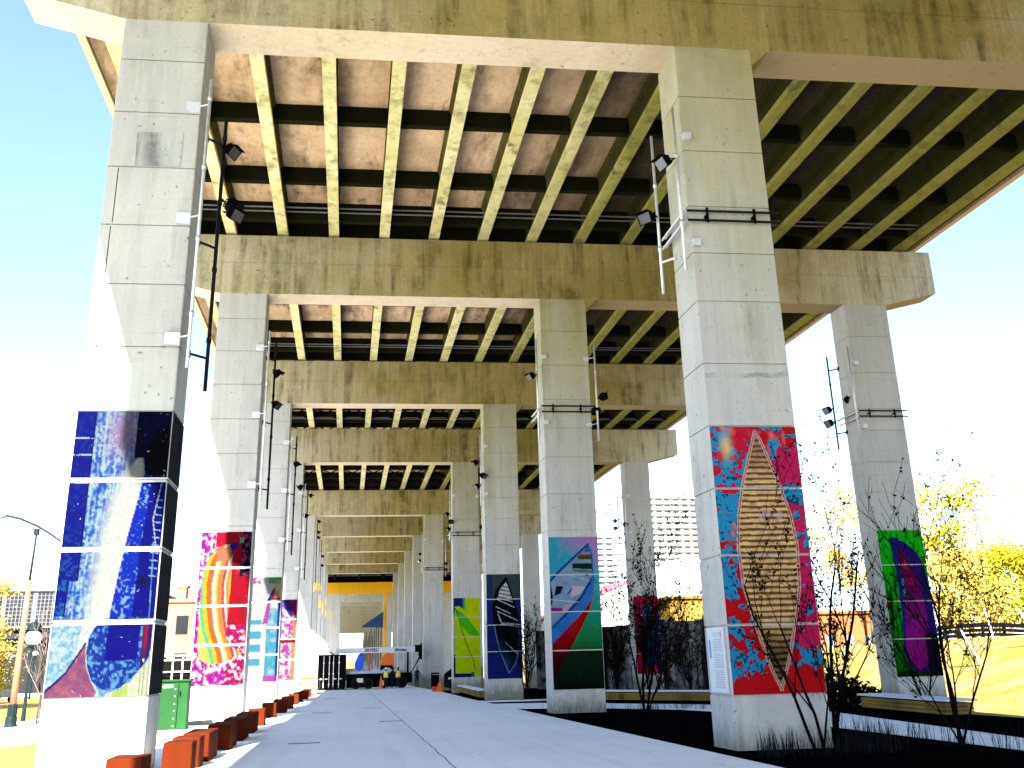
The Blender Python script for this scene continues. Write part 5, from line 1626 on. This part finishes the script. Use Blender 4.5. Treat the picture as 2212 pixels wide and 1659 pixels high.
# skip / dark machine behind the lime column's left
t = thing("skid_loader", "dark skid loader parked left of the lime mural column", "loader", (7.0, 72, gz(7, 72)))
g = gz(7, 72)
b = MB(); b.prism([(7.75, .1), (9.7, .1), (9.7, 2.2), (9.1, 2.1), (8.4, 1.55), (7.75, 1.1)], 0, 1.6, lambda a, c, d: (a, 74 + d, g + c)); b.build("body", m_black, t)
for x in (8.15, 9.3):
    b = MB(); b.tube((x, 73.8, g + .38), (x, 74.0, g + .38), .38, n=16); b.build("wheel", m_tyre, t)
b = MB(); b.cbox((8.1, 73.98, g + .75), (.35, .04, .22)); b.build("headlight", m_bar, t)
# cones
def cone(x, y, label, h=.7):
    g = gz(x, y) + .02
    t = thing("traffic_cone", label, "traffic cone", (x, y, g), "orange traffic cones")
    b = MB(); b.lathe([(.17, .03), (.03, h)], (x, y, g), 12); b.build("cone", m_orangeb, t)
    b = MB(); b.box((x - .2, y - .2, g), (x + .2, y + .2, g + .03)); b.build("base", m_orangeb, t)
    b = MB(); b.lathe([(.118, h * .38), (.085, h * .58)], (x, y, g), 12); b.build("band", m_fwhite, t)
cone(3.0, 83.2, "orange traffic cone beside the workers at the truck", 1.1)
cone(6.75, 68.2, "orange traffic cone left of the lime mural column")
cone(6.45, 66.5, "second orange cone at the walk's edge near the lime mural column", .6)
t = thing("toolbox", "small red toolbox beside the cones left of the lime column", "toolbox", (6.2, 67.2, gz(6, 67)))
g = gz(6.2, 67) + .02
b = MB(); b.bevbox((6.05, 67, g), (6.5, 67.3, g + .34), .02); b.build("case", m_red, t)
b = MB(); b.path([(6.15, 67.15, g + .34), (6.15, 67.15, g + .42), (6.4, 67.15, g + .42), (6.4, 67.15, g + .34)], .015, 5); b.build("handle", m_black, t)

# ------------------------------------------------------------------ people
def person(x, y, rz, label, pose, top, vest=None, hat=None):
    """one continuous skinned body; clothing as a second skin where it differs"""
    g = gz(x, y) + .02
    t = thing("person", label, "person", (x, y, g), None, rz)
    def skin(name, nodes, edges, mat, sub=2):
        me = bpy.data.meshes.new(name)
        me.from_pydata([n[0] for n in nodes], edges, [])
        o = bpy.data.objects.new(name, me)
        COL.objects.link(o)
        mo = o.modifiers.new("s", 'SKIN')
        for i, n in enumerate(nodes):
            me.skin_vertices[0].data[i].radius = (n[1], n[2] if len(n) > 2 else n[1])
        me.skin_vertices[0].data[0].use_root = True
        o.modifiers.new("b", 'SUBSURF').levels = sub
        dg = bpy.context.evaluated_depsgraph_get()
        m2 = bpy.data.meshes.new_from_object(o.evaluated_get(dg))
        bpy.data.objects.remove(o)
        m2.materials.clear(); m2.materials.append(mat)
        for p in m2.polygons: p.use_smooth = True
        q = bpy.data.objects.new(name, m2)
        COL.objects.link(q); q.parent = t
        return q
    ln = pose.get('lean', 0); a = pose.get('arm', 0.15); st = pose.get('stride', .05)
    P = [((0, 0, .93), .15, .11), ((0, ln * .3, 1.15), .15, .10), ((0, ln * .7, 1.38), .17, .10), ((0, ln, 1.50), .06, .06), ((0, ln * 1.05, 1.58), .075, .085), ((0, ln * 1.1, 1.68), .08, .095), ((0, ln * 1.1, 1.73), .05, .06)]
    E = [(0, 1), (1, 2), (2, 3), (3, 4), (4, 5), (5, 6)]
    for s in (-1, 1):
        i = len(P)
        P += [((s * .10, st * s * .4, .80), .095), ((s * .11, st * s + .03, .48), .065), ((s * .11, st * s * 1.6, .10), .045), ((s * .13, st * s * 1.6 - .14, .04), .04, .035)]
        E += [(0, i), (i, i + 1), (i + 1, i + 2), (i + 2, i + 3)]
        j = len(P)
        P += [((s * .21, ln * .8, 1.36), .055), ((s * .25, ln * .8 - a * .3, 1.12), .045), ((s * .22, ln * .8 - a, .92 + a * .4), .033), ((s * .21, ln * .8 - a * 1.3, .84 + a * .55), .03, .02)]
        E += [(2, j), (j, j + 1), (j + 1, j + 2), (j + 2, j + 3)]
    skin("body", P, E, top)
    b = MB(); b.sphere((0, ln * 1.1 - .012, 1.655), .092, 12, 10, (.85, 1, 1.2)); b.build("face", m_skin, t, local=True, smooth=True)
    b = MB(); b.sphere((0, ln * 1.1 + .015, 1.69), .105, 12, 10, (.9, 1, 1.0)); b.build("hair" if not hat else "helmet", hat or m_hair, t, local=True, smooth=True)
    for s in (-1, 1):
        b = MB(); hx, hy, hz = s * .21, ln * .8 - a * 1.4, .80 + a * .6
        b.sphere((hx, hy, hz), .036, 8, 6, (.6, .9, 1.1))
        for f_ in range(4): b.tube((hx, hy - .02 + f_ * .014, hz - .02), (hx, hy - .03 + f_ * .014, hz - .085 - .008 * (f_ % 2)), .008, .006, 5)
        b.tube((hx - s * .02, hy - .03, hz), (hx - s * .035, hy - .06, hz - .03), .009, .007, 5)
        b.build("hand", m_skin, t, local=True)
    if vest:
        b = MB()
        b.lathe([(.20, .92), (.205, 1.05), (.205, 1.25), (.20, 1.36), (.13, 1.46)], (0, 0, 0), 14)
        b.v = [(p[0], p[1] * .72 + ln * .8 * (p[2] - .92) / .5, p[2]) for p in b.v]
        v_ = b.build("vest", vest, t, local=True, smooth=True)
        b = MB()
        b.lathe([(.208, 1.06), (.208, 1.11)], (0, 0, 0), 14); b.v = [(p[0] * 1.01, p[1] * .74 + ln * .8 * (p[2] - .92) / .5, p[2]) for p in b.v]
        b.build("reflective_band", m_bar, v_, local=True)
    return t
person(6.18, 83.6, R(10), "person in dark clothes standing alone right of the boom truck", {'arm': .22, 'stride': .04}, m_cloth)
person(3.43, 83.3, R(170), "worker in a hi-vis yellow vest beside the traffic cone", {'arm': .3, 'lean': .06}, m_cloth, m_vest, m_hard)
person(4.48, 83.3, R(185), "worker in a hi-vis yellow vest, right of the other workers at the truck", {'arm': .3, 'lean': .1}, m_cloth, plain("hi_vis_amber", (.6, .42, .05), .7), None)
person(4.0, 83.9, R(200), "worker in dark clothes standing between the two hi-vis workers", {'arm': .35, 'lean': .14}, m_cloth, None, m_black)
